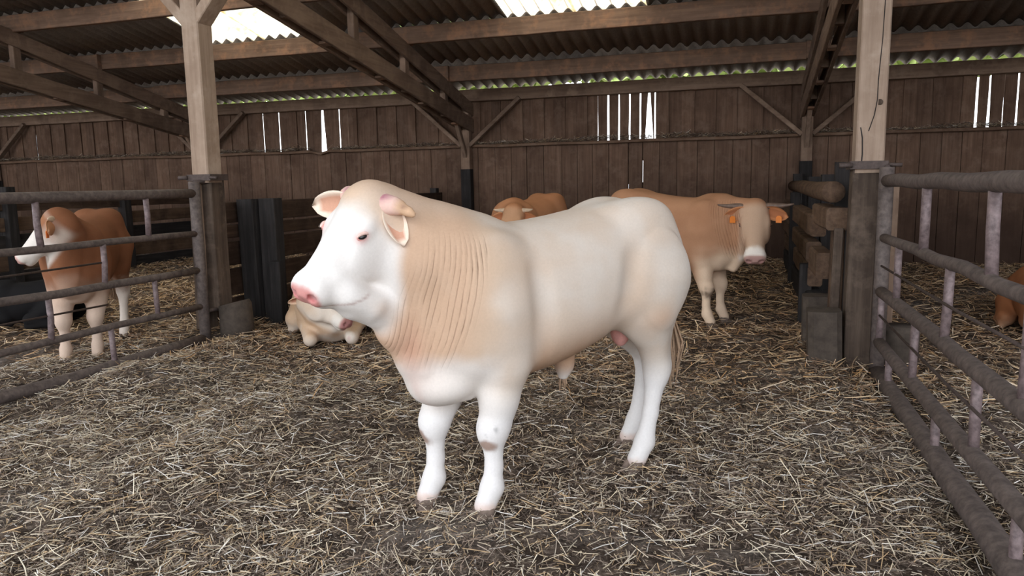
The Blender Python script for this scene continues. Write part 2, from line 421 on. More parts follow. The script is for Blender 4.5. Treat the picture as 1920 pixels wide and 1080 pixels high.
wl_lab = {-16.43: 'timber wall frame with knee braces at the far left end of the back wall',
          -10.65: 'timber wall frame with knee braces half hidden behind the left post',
          -4.88: 'timber wall frame with two knee braces under the centre truss foot',
          .90: 'timber wall frame with two knee braces under the edge-on right truss',
          6.68: 'timber wall frame with knee braces beyond the right edge'}
for x in BAYS[:4]:
    w = tag(empty('wall_frame', (x, 12.83, 0)), wl_lab[x], 'wall frame', 'timber frames of the back wall')
    MB().beam((0,0,0), (0,0,1.75), .19, .16, (0,1,0), j=.004).build('post_foot', M['darkZ'], w)
    MB().beam((0,0,1.75), (0,0,2.96), .17, .15, (0,1,0), j=.003).build('wall_post', M['woodZ'], w)
    for s in (-1, 1):
        MB().beam((s*.08,-.02,2.17), (s*1.02,.03,2.98), .07, .13, (0,1,0)).build('knee_brace', M['woodX'], w)

# ------------------------------------------------------------------ the two free-standing posts
def strap(r, parent, x, y, z, wx, wy):
    m = MB(); h = .03; t = .012
    for a in ((x-wx-t, x+wx+t, y-wy-t, y-wy), (x-wx-t, x+wx+t, y+wy, y+wy+t), (x-wx-t, x-wx, y-wy, y+wy), (x+wx, x+wx+t, y-wy, y+wy)):
        m.box(*a, z-h, z+h)
    m.tube([(x+wx+t, y-wy-.02, z), (x+wx+.10, y-wy-.03, z-.005)], .014, 8)
    m.tube([(x-wx-.09, y-wy-.03, z), (x-wx, y-wy-.02, z)], .02, 8)
    return m.build('iron_strap', M['iron'], parent)
lp = tag(empty('timber_post', (-5.04, 6.13, 0)), 'tall square timber post on the left, standing in a round concrete footing', 'post', 'free-standing barn posts')
MB().beam((-.02,0,1.55), (-.02,0,4.62), .19, .21, (0,1,0), j=.003, bev=.012).build('post_timber', M['post'], lp)
MB().beam((-.14,-.02,.1), (-.10,-.02,1.62), .11, .2, (0,1,0), j=.004).build('post_plank', M['postdark'], lp)
MB().beam((-.005,.03,.3), (.0,.03,1.6), .14, .2, (0,1,0), j=.004).build('post_plank', M['postdark'], lp)
MB().beam((-.075,-.09,.32), (-.05,-.09,1.56), .035, .05, (0,1,0), j=.003).build('edge_strip', M['post'], lp)
strap(0, lp, -.02, 0, 1.6, .125, .118)
MB().tube([(.185,.02,-.1), (.185,.02,.2), (.18,.02,.34), (.175,.02,.36)], [.165,.162,.158,.145], 24).build('concrete_footing', M['concrete'], lp)
for s in (-1, 1):
    MB().beam((s*.05-.02,0,3.06), (s*1.0,-.02,4.1), .1, .2, (0,1,0)).build('knee_brace', M['post'], lp)
rp = tag(empty('timber_post', (.885, 6.31, 0)), 'tall square timber post on the right with a long drying crack', 'post', 'free-standing barn posts')
MB().beam((0,0,1.52), (0,0,4.55), .20, .22, (0,1,0), j=.002, bev=.01).build('post_timber', M['post'], rp)
MB().beam((-.02,0,0), (-.02,0,1.55), .19, .2, (0,1,0), j=.005).build('post_foot', M['postdark'], rp)
MB().beam((.135,.07,.1), (.135,.07,1.5), .045, .1, (0,1,0), j=.003).build('side_batten', M['post'], rp)
MB().beam((.25,.28,.1), (.25,.28,1.5), .05, .09, (0,1,0), j=.003).build('side_batten', M['woodZ'], rp)
strap(0, rp, -.005, 0, 1.58, .12, .118)
ck = MB()
cp = [(.05,2.78),(.045,2.5),(.03,2.2),(.03,2.06),(.015,1.95),(-.02,1.83)]
for (a, za), (b_, zb) in zip(cp[:-1], cp[1:]): ck.beam((a,-.111,za), (b_,-.111,zb), .006, .004, (0,1,0), bev=.001)
for (a, za), (b_, zb) in zip([(-.075,1.86),(-.06,1.78),(-.055,1.66),(-.06,1.56)][:-1], [(-.06,1.78),(-.055,1.66),(-.06,1.56)]): ck.beam((a,-.111,za), (b_,-.111,zb), .008, .004, (0,1,0), bev=.001)
ck.build('drying_crack', M['darkZ'], rp)
MB().tube([(.05,-.105,2.04),(.045,-.113,2.04)], .022, 10).build('knot', M['postdark'], rp)
MB().tube([(.30,.0,-.1), (.30,.0,.3), (.30,.0,.34)], [.13,.13,.12], 20).build('concrete_footing', M['concrete'], rp)
for s in (-1, 1):
    MB().beam((s*.05,0,3.1), (s*1.0,-.1,4.1), .1, .2, (0,1,0)).build('knee_brace', M['post'], rp)

# ------------------------------------------------------------------ tubular gates (along Y)
def gate(x, y0, y1, rails, ups, rods, label, drift=0):
    g = tag(empty('tubular_gate', (x, y0, 0)), label, 'gate', 'tubular steel pen gates')
    X = lambda y: drift*(y0-y)
    for k, (z, r, kink) in enumerate(rails):
        n = 9; pts = []
        for i in range(n):
            y = y0 + (y1-y0)*i/(n-1)
            pts.append((X(y)+random.uniform(-.004,.004), y-y0, z + random.uniform(-.006,.006) + (kink if i == 4 else 0)))
        MB().tube(pts, r, 16).build('rail', M['pipe'], g)
    for y, za, zb, r in ups:
        MB().tube([(X(y)+random.uniform(-.006,.006), y-y0+random.uniform(-.02,.02), za), (X(y), y-y0+random.uniform(-.008,.008), (za+zb)/2), (X(y), y-y0, zb)], r, 12).build('upright', M['pipe_bare'], g)
    for ya, za, yb, zb in rods:
        MB().tube([(X(ya)-.01, ya-y0, za), (X(ya)-.012, (ya+yb)/2-y0, (za+zb)/2-.006), (X(yb)-.01, yb-y0, zb)], .008, 8).build('rod', M['iron'], g)
    MB().tube([(0,0,-.1), (0,0,.8), (0,0,1.56)], .052, 16).build('hinge_tube', M['pipe'], g)
    for z in (1.56, .3): MB().tube([(0,0,z), (.02,.09,z), (.05,.17,z)], .02, 8).build('hinge', M['iron'], g)
    return g
LR = [(1.455,.042,0), (1.07,.029,0), (.71,.033,.008), (.36,.029,0), (.03,.048,.008)]
LU = []
for y in (5.3, 4.23, 3.16, 2.1): LU += [(y, 1.07, 1.455, .025), (y+.02, .36, .71, .023)]
for y in (4.80, 3.7, 2.6): LU += [(y, .71, 1.07, .024), (y, 0, .36, .024)]
gate(-5.05, 5.92, 1.7, LR, LU, [(4.80,.905,1.75,.885), (4.80,.55,1.75,.58)], 'grey tubular steel gate on the left, in front of the brown calf')
RR = [(1.462,.045,0), (1.045,.034,.012), (.635,.042,0), (.245,.042,.0), (.005,.06,-.008)]
RU = []
for y in (4.83, 3.62, 2.4): RU += [(y, 1.045, 1.462, .027)]
for y in (5.53, 4.23, 3.11): RU += [(y, .635, 1.045, .024)]
for y in (6.05, 4.92, 3.67, 2.5): RU += [(y, .245, .635, .024)]
for y in (5.65, 4.32, 3.07): RU += [(y, -.05, .245, .024)]
gate(.99, 6.11, 1.9, RR, RU, [(6.2,.83,1.95,.88), (6.2,.46,1.95,.48)], 'dented tubular steel gate on the right, hinged beside the right post', drift=.006)

# ------------------------------------------------------------------ partitions between the pens
sp = tag(empty('sleeper_post', (-5.06, 6.92, 0)), 'pair of tarred black upright sleepers with a short broken one, left of the bull', 'post')
MB().beam((-.12,.0,-.1), (-.14,.0,1.37), .20, .16, (0,1,0), j=.006).build('sleeper', M['darkZ'], sp)
MB().beam((.10,.06,-.1), (.09,.06,1.375), .20, .16, (0,1,0), j=.006).build('sleeper', M['darkZ'], sp)
MB().beam((.22,-.06,-.1), (.21,-.06,.70), .13, .10, (0,1,0), j=.010).build('sleeper', M['darkZ'], sp)
pl = tag(empty('plank_partition', (-5.35, 9.6, 0)), 'dark horizontal plank partition running back from the left post to the wall', 'partition')
for (a, b_) in ((6.36,7.05), (7.05,9.95), (9.95,12.72)):
    for z0, z1 in ((.06,.31),(.33,.63),(.66,.93),(.95,1.10),(1.12,1.35)):
        MB().beam((random.uniform(-.012,.012), a+.006-9.6, (z0+z1)/2), (random.uniform(-.012,.012), b_-.006-9.6, (z0+z1)/2+random.uniform(-.01,.01)), .05, z1-z0-.008, j=.004).build('plank', M['partY'], pl)
for y in (9.95, 12.6): MB().beam((-.09,y-9.6,0), (-.09,y-9.6,1.42), .12, .14, (0,1,0)).build('partition_post', M['darkZ'], pl)
p2 = tag(empty('plank_partition', (-10.62, 9.6, 0)), 'gapped horizontal plank partition in the background of the left pen', 'partition')
for (a, b_) in ((6.0,8.4), (8.4,10.6), (10.6,12.72)):
    for z0, z1, mm in ((.08,.30,'darkY'),(.31,.56,'sleeperY'),(.58,.86,'darkY'),(.90,1.12,'sleeperY'),(1.20,1.36,'partY')):
        MB().beam((random.uniform(-.012,.012), a+.006-9.6, (z0+z1)/2), (random.uniform(-.012,.012), b_-.006-9.6, (z0+z1)/2+random.uniform(-.01,.01)), .06, z1-z0-.01, j=.004).build('plank', M[mm], p2)
for y, h in ((6.1,1.5), (8.4,1.57), (10.6,1.4), (12.65,1.45)): MB().beam((.05,y-9.6,0), (.05,y-9.6,h), .16, .16, (0,1,0), j=.004).build('partition_post', M['darkZ'], p2)

rt = tag(empty('sleeper_partition', (.72, 8.0, 0)), 'partition of stacked rough sleepers and a log on the right, beyond the brown bull', 'partition')
R_ = lambda x, y, z: (x-.72, y-8.0, z)
MB().tube([R_(.67,6.45,1.375), R_(.68,6.7,1.372), R_(.70,8.6,1.36), R_(.72,10.6,1.37), R_(.72,12.8,1.36)], [.085,.09,.088,.085,.08], 14).build('log', M['sleeperY'], rt)
def slp(xc, y0, y1, z0, z1, w, nm='sleeper', mk='sleeperY', tilt=0):
    MB().beam(R_(xc,y0,(z0+z1)/2), R_(xc+tilt,y1,(z0+z1)/2), w, z1-z0, j=.008, bev=.018).build(nm, M[mk], rt)
slp(.70, 6.42, 7.7, 1.07, 1.25, .17)
slp(.66, 7.55, 12.7, .93, 1.14, .14)
slp(.66, 7.85, 12.7, .66, .86, .14)
slp(.68, 7.0, 7.75, .60, .83, .15)
slp(.68, 8.0, 12.7, .40, .60, .14)
slp(.68, 7.6, 12.7, .10, .36, .16, mk='darkY')
for x, y, h, w, d, mk in ((.73,6.62,1.08,.10,.12,'sleeperZ'), (.71,6.42,1.09,.07,.06,'postdark'), (.80,7.05,1.05,.13,.16,'sleeperZ'), (.83,8.4,1.52,.16,.16,'darkZ'), (.60,8.1,.62,.12,.14,'darkZ'), (.83,7.0,1.62,.2,.08,'darkZ'),
                          (.86,10.6,1.5,.16,.16,'darkZ'), (.62,10.4,1.3,.12,.12,'darkZ'), (.78,12.6,1.55,.14,.14,'darkZ')):
    MB().beam(R_(x,y,-.05), R_(x,y,h), w, d, (0,1,0), j=.006).build('upright_post', M[mk], rt)
for x, y, r, h in ((.63,6.22,.145,.46), (.64,7.0,.14,.46)):
    MB().beam(R_(x,y,-.1), R_(x-.01,y,h), r*1.7, r*1.8, (0,1,0), j=.012, bev=.04).build('concrete_footing', M['concrete'], rt)

# ------------------------------------------------------------------ soft-blended body surfaces: primitives are blended in a distance field and
# the skin is extracted as one continuous quad mesh
class Field:
    def __init__(s, lo, hi, vox):
        s.lo = np.array(lo, np.float32); s.vox = vox
        s.n = np.ceil((np.array(hi)-s.lo)/vox).astype(int)+1
        s.ax = [s.lo[i] + vox*np.arange(s.n[i], dtype=np.float32) for i in range(3)]
        s.D = np.full(s.n, 1.0, np.float32)
    def sub(s, lo, hi):
        a = np.clip(np.floor((np.array(lo)-s.lo)/s.vox).astype(int), 0, s.n); b = np.clip(np.ceil((np.array(hi)-s.lo)/s.vox).astype(int)+1, 0, s.n)
        sl = tuple(slice(a[i], b[i]) for i in range(3))
        return sl, s.ax[0][sl[0]][:,None,None], s.ax[1][sl[1]][None,:,None], s.ax[2][sl[2]][None,None,:]
    def blend(s, sl, d, k, cut=False):
        a = s.D[sl]
        if cut:
            h = np.maximum(k-np.abs(a+d), 0)/k; s.D[sl] = np.maximum(a, -d) + h*h*k*.25
        else:
            h = np.maximum(k-np.abs(a-d), 0)/k; s.D[sl] = np.minimum(a, d) - h*h*k*.25
    def cone(s, a, b, ra, rb, k=.05, cut=False, flat=None):
        a = np.array(a, float); b = np.array(b, float); m = max(ra, rb)+k+.03
        sl, X, Y, Z = s.sub(np.minimum(a,b)-m, np.maximum(a,b)+m)
        if 0 in s.D[sl].shape: return
        ba = b-a; q = float(ba@ba)+1e-9
        px, py, pz = X-a[0], Y-a[1], Z-a[2]
        h = np.clip((px*ba[0]+py*ba[1]+pz*ba[2])/q, 0, 1)
        d = np.sqrt((px-h*ba[0])**2+(py-h*ba[1])**2+(pz-h*ba[2])**2) - (ra+(rb-ra)*h)
        s.blend(sl, d, k, cut)
    def chain(s, pts, rs, k=.05):
        for i in range(len(pts)-1): s.cone(pts[i], pts[i+1], rs[i], rs[i+1], k)
    def ell(s, c, r, k=.05, R=None, cut=False):
        c = np.array(c, float); m = max(r)+k+.02
        sl, X, Y, Z = s.sub(c-m, c+m)
        if 0 in s.D[sl].shape: return
        p = (X-c[0], Y-c[1], Z-c[2])
        if R is not None: p = tuple(p[0]*R[i][0]+p[1]*R[i][1]+p[2]*R[i][2] for i in range(3))     # R rows: axes of the ellipsoid
        k0 = np.sqrt((p[0]/r[0])**2+(p[1]/r[1])**2+(p[2]/r[2])**2); k1 = np.sqrt((p[0]/r[0]**2)**2+(p[1]/r[1]**2)**2+(p[2]/r[2]**2)**2)+1e-6
        s.blend(sl, k0*(k0-1)/k1, k, cut)
    def loft(s, st, O, A, k=.06, n=2.3):
        """st rows: t, top, bottom, half width; frame O, axes A (rows: along, side, up)"""
        st = np.array(st, float); O = np.array(O, float); A = np.array(A, float)
        m = k+.05; pts = np.array([O+A[0]*t+A[1]*w*sg+A[2]*v for t, a, b, w in st for v in (a, b) for sg in (-1, 1)])
        sl, X, Y, Z = s.sub(pts.min(0)-m, pts.max(0)+m)
        px, py, pz = X-O[0], Y-O[1], Z-O[2]
        t = px*A[0][0]+py*A[0][1]+pz*A[0][2]; y = px*A[1][0]+py*A[1][1]+pz*A[1][2]; z = px*A[2][0]+py*A[2][1]+pz*A[2][2]
        tt = np.linspace(st[0,0], st[-1,0], 160); sm = []
        for c in range(1, 4):                                # smooth the station curves
            v = np.interp(tt, st[:,0], st[:,c]); g = np.exp(-np.linspace(-2,2,13)**2); g /= g.sum()
            sm.append(np.convolve(np.pad(v, 6, mode='edge'), g, 'valid'))
        top, bot, hw = (np.interp(t, tt, v).astype(np.float32) for v in sm)
        c = (top+bot)/2; a = np.maximum((top-bot)/2, .01)
        q = ((np.abs(y)/hw)**n + (np.abs(z-c)/a)**n)**(1/n)
        d = (q-1)*np.minimum(a, hw)
        e = np.maximum(st[0,0]-t, t-st[-1,0]); d = np.where(e > 0, np.sqrt(np.maximum(d,0)**2+e**2), d)
        s.blend(sl, d, k)
    def skin(s):
        D = s.D; n = D.shape; ins = D < 0
        cs = [(i,j,k) for i in (0,1) for j in (0,1) for k in (0,1)]
        c = lambda i,j,k: D[i:n[0]-1+i, j:n[1]-1+j, k:n[2]-1+k]
        cnt = sum((c(*q) < 0).astype(np.int8) for q in cs)
        cell = np.argwhere((cnt > 0) & (cnt < 8)); idx = -np.ones((n[0]-1,n[1]-1,n[2]-1), np.int64); idx[tuple(cell.T)] = np.arange(len(cell))
        acc = np.zeros((len(cell),3)); w = np.zeros(len(cell))
        for q in cs:
            for ax in range(3):
                if q[ax]: continue
                r = list(q); r[ax] = 1
                a = D[tuple((cell+np.array(q)).T)]; b = D[tuple((cell+np.array(r)).T)]; x = (a < 0) != (b < 0)
                t = np.where(x, a/(np.where(x, a-b, 1)), 0); p = np.tile(np.array(q, float), (len(cell),1)); p[:,ax] += t
                acc += p*x[:,None]; w += x
        V = s.lo + (cell + acc/w[:,None])*s.vox
        F = []
        for ax in range(3):
            b, c_ = (ax+1) % 3, (ax+2) % 3
            sl0 = [slice(1,None)]*3; sl0[ax] = slice(0,n[ax]-1); sl1 = list(sl0); sl1[ax] = slice(1,n[ax])
            A_, B_ = ins[tuple(sl0)], ins[tuple(sl1)]
            e = np.argwhere(A_ != B_); 
            if not len(e): continue
            flip = A_[tuple(e.T)]
            off = np.ones(3, int); off[ax] = 0; e = e+off
            ok = np.ones(len(e), bool)
            for q in (b, c_): ok &= (e[:,q] < n[q]-1)
            e = e[ok]; flip = flip[ok]
            def I(db, dc):
                p = e.copy(); p[:,b] -= db; p[:,c_] -= dc; return idx[tuple(p.T)]
            f = np.stack([I(1,1), I(0,1), I(0,0), I(1,0)], -1); f[~flip] = f[~flip][:, ::-1]; F.append(f)
        F = np.concatenate(F); F = F[(F >= 0).all(1)]
        return V, F

def frame(yaw, pitch, roll=0):
    """rows: u (towards the muzzle), w (left), n (forehead side)"""
    cy, sy, cp, sp = math.cos(yaw), math.sin(yaw), math.cos(pitch), math.sin(pitch)
    u = np.array([cp*cy, cp*sy, -sp]); w = np.array([-sy, cy, 0]); n = np.cross(u, w)
    c, s = math.cos(roll), math.sin(roll)
    return np.array([u, c*w+s*n, c*n-s*w])

HEAD = [(-.045,-.05,-.11,.05), (-.02,-.01,-.16,.095), (.03,.015,-.20,.122), (.10,.022,-.225,.128), (.18,.02,-.235,.126), (.26,.010,-.235,.112),
        (.34,.0,-.205,.092), (.42,-.008,-.17,.082), (.49,-.010,-.150,.086), (.535,-.024,-.135,.082), (.565,-.05,-.115,.055)]
TRUNK = [(-.755,1.12,.98,.06), (-.725,1.25,.84,.15), (-.66,1.345,.74,.215), (-.57,1.395,.72,.25), (-.45,1.405,.77,.272), (-.33,1.39,.755,.285), (-.2,1.365,.69,.305), (-.05,1.340,.64,.318),
         (.1,1.322,.605,.32), (.24,1.313,.585,.312), (.38,1.322,.565,.30), (.5,1.335,.54,.28), (.59,1.335,.56,.25), (.665,1.26,.63,.20), (.73,1.08,.74,.10)]

def cattle(name, label, cat_, loc, heading, color, scale=1., P=(.90,0,1.475), hyaw=0., hpitch=.88, hroll=0., hscale=1., hl=1., head=None, feet=None, vox=.012, horn=0.,
           lying=False, neck_r=1., bull=False, tags=(), width=1., extra=None, group='cattle in the straw barn', ear_col=None, tail=True, eye_open=True, horn_col=None, horn_dir=None, ear_drop=.25, ear_back=.2, ear_l=None, ear_r=None, eye_at=(.195,-.068), ear_out=False, ear_len=.20, ear_base=(.055,-.10), head_k=.05, horn_n=-.055, neck_end=1., mouth_w=.088, fur=None, lid_mat=None):
    H = frame(hyaw, hpitch, hroll)*1.0
    P = np.array(P, float); hs = hscale
    h = lambda t, w, n: P + hs*(H[0]*t*hl + H[1]*w + H[2]*n)
    lo = [-1.05,-.5 if not lying else -.62,-.03]; hi = [1.0,.5 if not lying else .62,1.55]
    hp = np.array([h(t,w,n) for t in (-.1,.62) for w in (-.2,.2) for n in (-.3,.1)])
    lo = np.minimum(lo, hp.min(0)-.05); hi = np.maximum(hi, hp.max(0)+.05); lo[2] = -.03
    if lying: hi[2] = max(1.02, hp[:,2].max()+.05)
    f = Field(lo, hi, vox)
    I3 = np.eye(3); dz = -.53 if lying else 0.
    T = [(t, a+dz, b+dz, w*width*(1.12 if lying else 1)) for t, a, b, w in TRUNK]
    if bull: T = [(t, a, b, w*1.02) for t, a, b, w in T]
    f.loft(T, (0,0,0), I3, .03, 2.35)
    # muscle masses
    for s in (-1, 1):
        if not lying:
            f.ell((-.495, s*.178*width, 1.02), (.222,.128,.36), .10)          # rump and thigh
            f.ell((-.43, s*.205*width, 1.0), (.15,.10,.19), .08)             # stifle
            f.ell((.44, s*.20*width, .98), (.17,.115,.30), .08)             # shoulder
            f.ell((-.46, s*.14*width, 1.31), (.17,.09,.07), .09)            # hip
        else:
            f.ell((-.5, s*.24*width, .36), (.3,.16,.33), .10)
            f.ell((.42, s*.2*width, .45), (.19,.14,.3), .08)
    # neck: crest, body and throat lines to the head
    q = lambda x, y, z: np.array([x, y, z+dz])
    r = neck_r
    f.cone(q(.48,0,1.06), h(.03,0,-.13), .27*r, .135*hs*neck_end, .10)
    f.cone(q(.42,0,1.24), h(.02,0,-.07), .11*r, .085*hs, .09)
    f.cone(q(.60,0,.86), h(.16,0,-.20), .17*r, .085*hs*neck_end, .10)
    f.cone(q(.66,0,.74), h(.20,0,-.25), .085*r, .05*hs, .09)
    f.loft([(t*hs*hl,a*hs,b*hs,w*hs) for t,a,b,w in (head or HEAD)], P, H, head_k, 2.25)
    Rm = H
    for s in (-1, 1):
        f.ell(h(.23, s*.095, -.135), (.10*hs,.035*hs,.085*hs), .05, Rm)     # cheek
        f.ell(h(.165, s*.100, -.038), (.055*hs,.024*hs,.026*hs), .035, Rm)    # brow
        f.ell(h(.50, s*.052, -.075), (.055*hs,.042*hs,.055*hs), .03, Rm)    # muzzle
    f.ell(h(.015,0,-.035), (.07*hs,.085*hs,.06*hs), .05, Rm)                # poll
    f.ell(h(.485,0,-.145), (.06*hs,.055*hs,.035*hs), .03, Rm)               # chin
    # legs
    if feet is None: feet = [(.50,.17), (.52,-.17), (-.50,.16), (-.58,-.16)]
    joints = []
    if not lying:
        for i, (x, y) in enumerate(feet):
            s = 1 if i % 2 == 0 else -1
            if i < 2:
                xm, ym = .45*(.40+.6*(x-.5))+.55*(x-.02), .45*s*.185*width+.55*y
                f.chain([(.42,s*.19*width,.95), (.40+.6*(x-.5),.7*s*.185*width+.3*y,.70), (xm,ym,.535), (x-.02,y,.40), (x-.02,y,.36)], [.15,.110,.079,.058,.053], .045)
                f.chain([(x-.02,y,.37), (x-.022,y,.22), (x-.01,y,.125), (x+.03,y,.045)], [.054,.038,.051,.050], .025)
                f.ell((x-.002,y,.385), (.042,.050,.06), .04)
                f.chain([(.36,s*.16,.62), (x-.04,y,.42)], [.07,.06], .05)
            else:
                f.chain([(-.53,s*.18*width,1.0), (-.485,s*.19*width,.83), (x-.125,y,.51), (x-.118,y,.46)], [.175,.110,.060,.054], .06)
                f.chain([(-.58,s*.15*width,.90), (x-.178,y,.545)], [.10,.026], .05)   # hamstring down to the point of the hock
                f.ell((x-.160,y,.525), (.034,.032,.05), .03)
                f.chain([(x-.118,y,.48), (x-.080,y,.28), (x-.040,y,.13), (x+.015,y,.045)], [.056,.039,.050,.050], .025)
            joints.append((x, y))
    else:
        for s in (-1, 1):
            f.chain([(.42,s*.22,.38), (.36,s*.24,.20), (.72,s*.20,.10)], [.13,.10,.065], .05)
            f.chain([(.72,s*.20,.085), (.46,s*.17,.06), (.38,s*.17,.05)], [.06,.048,.052], .025)
            f.chain([(-.45,s*.30,.32), (-.12,s*.40,.16), (-.48,s*.42,.08)], [.18,.11,.06], .06)
            f.chain([(-.48,s*.42,.08), (-.18,s*.45,.055), (-.08,s*.45,.05)], [.058,.047,.05], .025)
    if extra: extra(f, h, H)
    # nostrils and mouth
    for s in (-1, 1):
        f.ell(h(.548, s*.050, -.060), (.022*hs,.020*hs,.016*hs), .012, Rm, cut=True)
        f.cone(h(.545, s*.058, -.128), h(.40, s*mouth_w, -.190 if head else -.165), .005*hs, .003*hs, .010, cut=True)
    f.cone(h(.555, -.05, -.120), h(.555, .05, -.120), .006*hs, .006*hs, .012, cut=True)
    V, F = f.skin()
    L3 = (V-P)@H.T/hs/np.array([hl,1,1])                     # head coordinates of every vertex
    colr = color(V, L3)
    def surf(t, n, sgn):
        k = (np.abs(L3[:,0]-t) < .012) & (np.abs(L3[:,2]-n) < .012) & (L3[:,1]*sgn > 0) & (np.abs(L3[:,1]) < .16)
        return min(float(np.median(np.abs(L3[k,1]))), .135) if k.any() else .115
    root = tag(empty(name, loc, heading), label, cat_, group)
    b = np_obj('body', V*scale, F, fur or FUR, colr, True, root)
    def sc(m): m.v = [tuple(c*scale for c in v) for v in m.v]; return m
    def hm(pts): return [h(*p) for p in pts]
    # ears: cupped leaves with thickness
    for s in (-1, 1):
        base = np.array([ear_base[0], s*(surf(*ear_base,s)-.012), ear_base[1]]); Z = np.array([0,0,1.])
        fw_ = H[0].copy(); fw_[2] = 0; fw_ /= np.linalg.norm(fw_)
        eo, ed, eb = (ear_l if s > 0 else ear_r) or (.9, ear_drop, ear_back)
        d = H[1]*s*eo - Z*ed - fw_*eb; d /= np.linalg.norm(d)
        nn = fw_*.95 - Z*.2 if not (ear_out and s > 0) else H[1]*.8 + fw_*.25 + Z*.2; nn = nn-d*(nn@d); nn /= np.linalg.norm(nn); up = np.cross(nn, d)
        Lr = (ear_len if not isinstance(ear_len, tuple) else ear_len[s < 0])*hs; nu, nv = 9, 9; vs = []
        for lay in (0, 1):
            for i in range(nu):
                t = i/(nu-1); wd = .066*hs*min(1, Lr/.19/hs)*(max(0,math.sin(PI*min(1,(t*.84+.16))))**.5)*(1-.15*t)+.002
                for j in range(nv):
                    v = (j/(nv-1))*2-1
                    p = h(*base) + d*(t*Lr-.01) + up*(v*wd) + nn*(.035*hs*(v*v)*(1-t*.6) - .012*hs + (lay*-.007)) - H[2]*0.02*hs*t*t
                    vs.append(p)
        fs = []
        for i in range(nu-1):
            for j in range(nv-1):
                a = i*nv+j; q_ = nu*nv
                fs += [(a, a+1, a+nv+1, a+nv), (q_+a+nv, q_+a+nv+1, q_+a+1, q_+a)]
        for i in range(nu-1):
            for j in (0, nv-1):
                a = i*nv+j; q_ = nu*nv; fs.append((a, a+nv, q_+a+nv, q_+a))
        for j in range(nv-1):
            a = (nu-1)*nv+j; q_ = nu*nv; fs.append((a, a+1, q_+a+1, q_+a))
        va = np.array(vs); cc = np.tile(np.array((ear_col or (rgb(226,196,170), rgb(205,150,122)))[0]), (len(va),1)); cc[:nu*nv] = (ear_col or (0, rgb(205,150,122)))[1]
        edge = np.array([[j in (0,1,nv-2,nv-1) or i >= nu-2 for j in range(nv)] for i in range(nu)]).ravel(); cc[:nu*nv][edge] = (ear_col or (rgb(226,196,170),))[0]
        np_obj('ear', va*scale, np.array(fs), FUR, cc, True, root)
        if s in tags:
            tp = h(*base) + d*Lr*.55 + nn*.012 - np.array([0,0,.045]); tm = MB()
            ux = np.cross(np.array([0,0,1.]), nn); ux /= np.linalg.norm(ux); uz = np.array([0,0,1.])
            c8 = [tp+ux*a*.028+uz*z_*.034+nn*o for o in (.0,.006) for a, z_ in ((-1,-1),(1,-1),(1,.6),(.4,1),(-.4,1),(-1,.6))]
            tm.add(c8, [tuple(range(5,-1,-1)), tuple(range(6,12))]+[(i,(i+1)%6,6+(i+1)%6,6+i) for i in range(6)])
            tag(sc(tm).build('ear_tag', TAGM, root), 'orange plastic ear tag')
        if horn:
            hd = horn_dir or [(0,0,0),(-.02,.35,.02),(.02,.75,.10),(.0,1.0,.22)]
            hb = np.array([.01, s*(surf(.01,horn_n,s)-.02), horn_n]); pts = [h(*(hb+np.array([a, s*b_, c])*horn)) for a, b_, c in hd]
            m = MB(); pp = []; 
            for i in range(9):
                u = i/8*(len(pts)-1); k = min(int(u), len(pts)-2); pp.append(pts[k]*(1-(u-k))+pts[k+1]*(u-k))
            for _ in range(2): pp = [pp[0]] + [(pp[i-1]+2*pp[i]+pp[i+1])/4 for i in range(1,8)] + [pp[-1]]
            m.tube(pp, [.032*hs*(1-.8*(i/8)**1.3) for i in range(9)], 12); sc(m).build('horn', horn_col or HORN, root)
        # eye: ball, lid rim
        et, en = eye_at
        e = h(et, s*(surf(et,en,s)-.005), en); m = MB(); uv = []
        sp_v = []; sp_f = []; nu2, nv2 = 10, 14
        ox = H[1]*s*.9+H[2]*.35+H[0]*.15; ox /= np.linalg.norm(ox); oy = H[0]*.8+H[2]*.5; oy = oy-ox*(oy@ox); oy /= np.linalg.norm(oy); oz = np.cross(ox, oy); oz *= 1 if oz@H[2] > 0 else -1
        for i in range(nu2):
            th = PI/2*i/(nu2-1)
            for j in range(nv2):
                ph = 2*PI*j/nv2; sp_v.append(e + hs*(ox*(.012*math.cos(th)) + oy*(.019*math.sin(th)*math.cos(ph)) + oz*(.011*math.sin(th)*math.sin(ph))))
        sp_f = [(i*nv2+j, i*nv2+(j+1)%nv2, (i+1)*nv2+(j+1)%nv2, (i+1)*nv2+j) for i in range(nu2-1) for j in range(nv2)]
        m.add(sp_v, sp_f, True); sc(m).build('eye', EYE, root)
        m = MB(); lp_ = [e + hs*(ox*-.001 + oy*(.021*math.cos(a)) + oz*(.0125*math.sin(a))) for a in np.linspace(0, 2*PI, 19)]
        m.tube(lp_, .0045*hs, 8, False); sc(m).build('eyelid', PINKSKIN if eye_open is True else eye_open, root)
        m = MB()
        for a in np.linspace(.15, PI-.15, 11):
            p0 = e + hs*(ox*.002+oy*(.020*math.cos(a))+oz*(.012*math.sin(a))); m.tube([p0, p0+hs*(ox*.014+oz*.002+oy*.004*math.cos(a))], [.0012,.0005], 4)
        tag(sc(m).build('eyelashes', LASH, root), kind='stuff')
        m = MB(); m.tube([e + hs*(ox*.006 + oy*(.022*math.cos(a)) + oz*(.004+.0085*math.sin(a))) for a in np.linspace(.05, PI-.05, 13)], [.0035*hs+.004*hs*math.sin(a) for a in np.linspace(.05, PI-.05, 13)], 8); sc(m).build('upper_lid', lid_mat or PALELID, root)
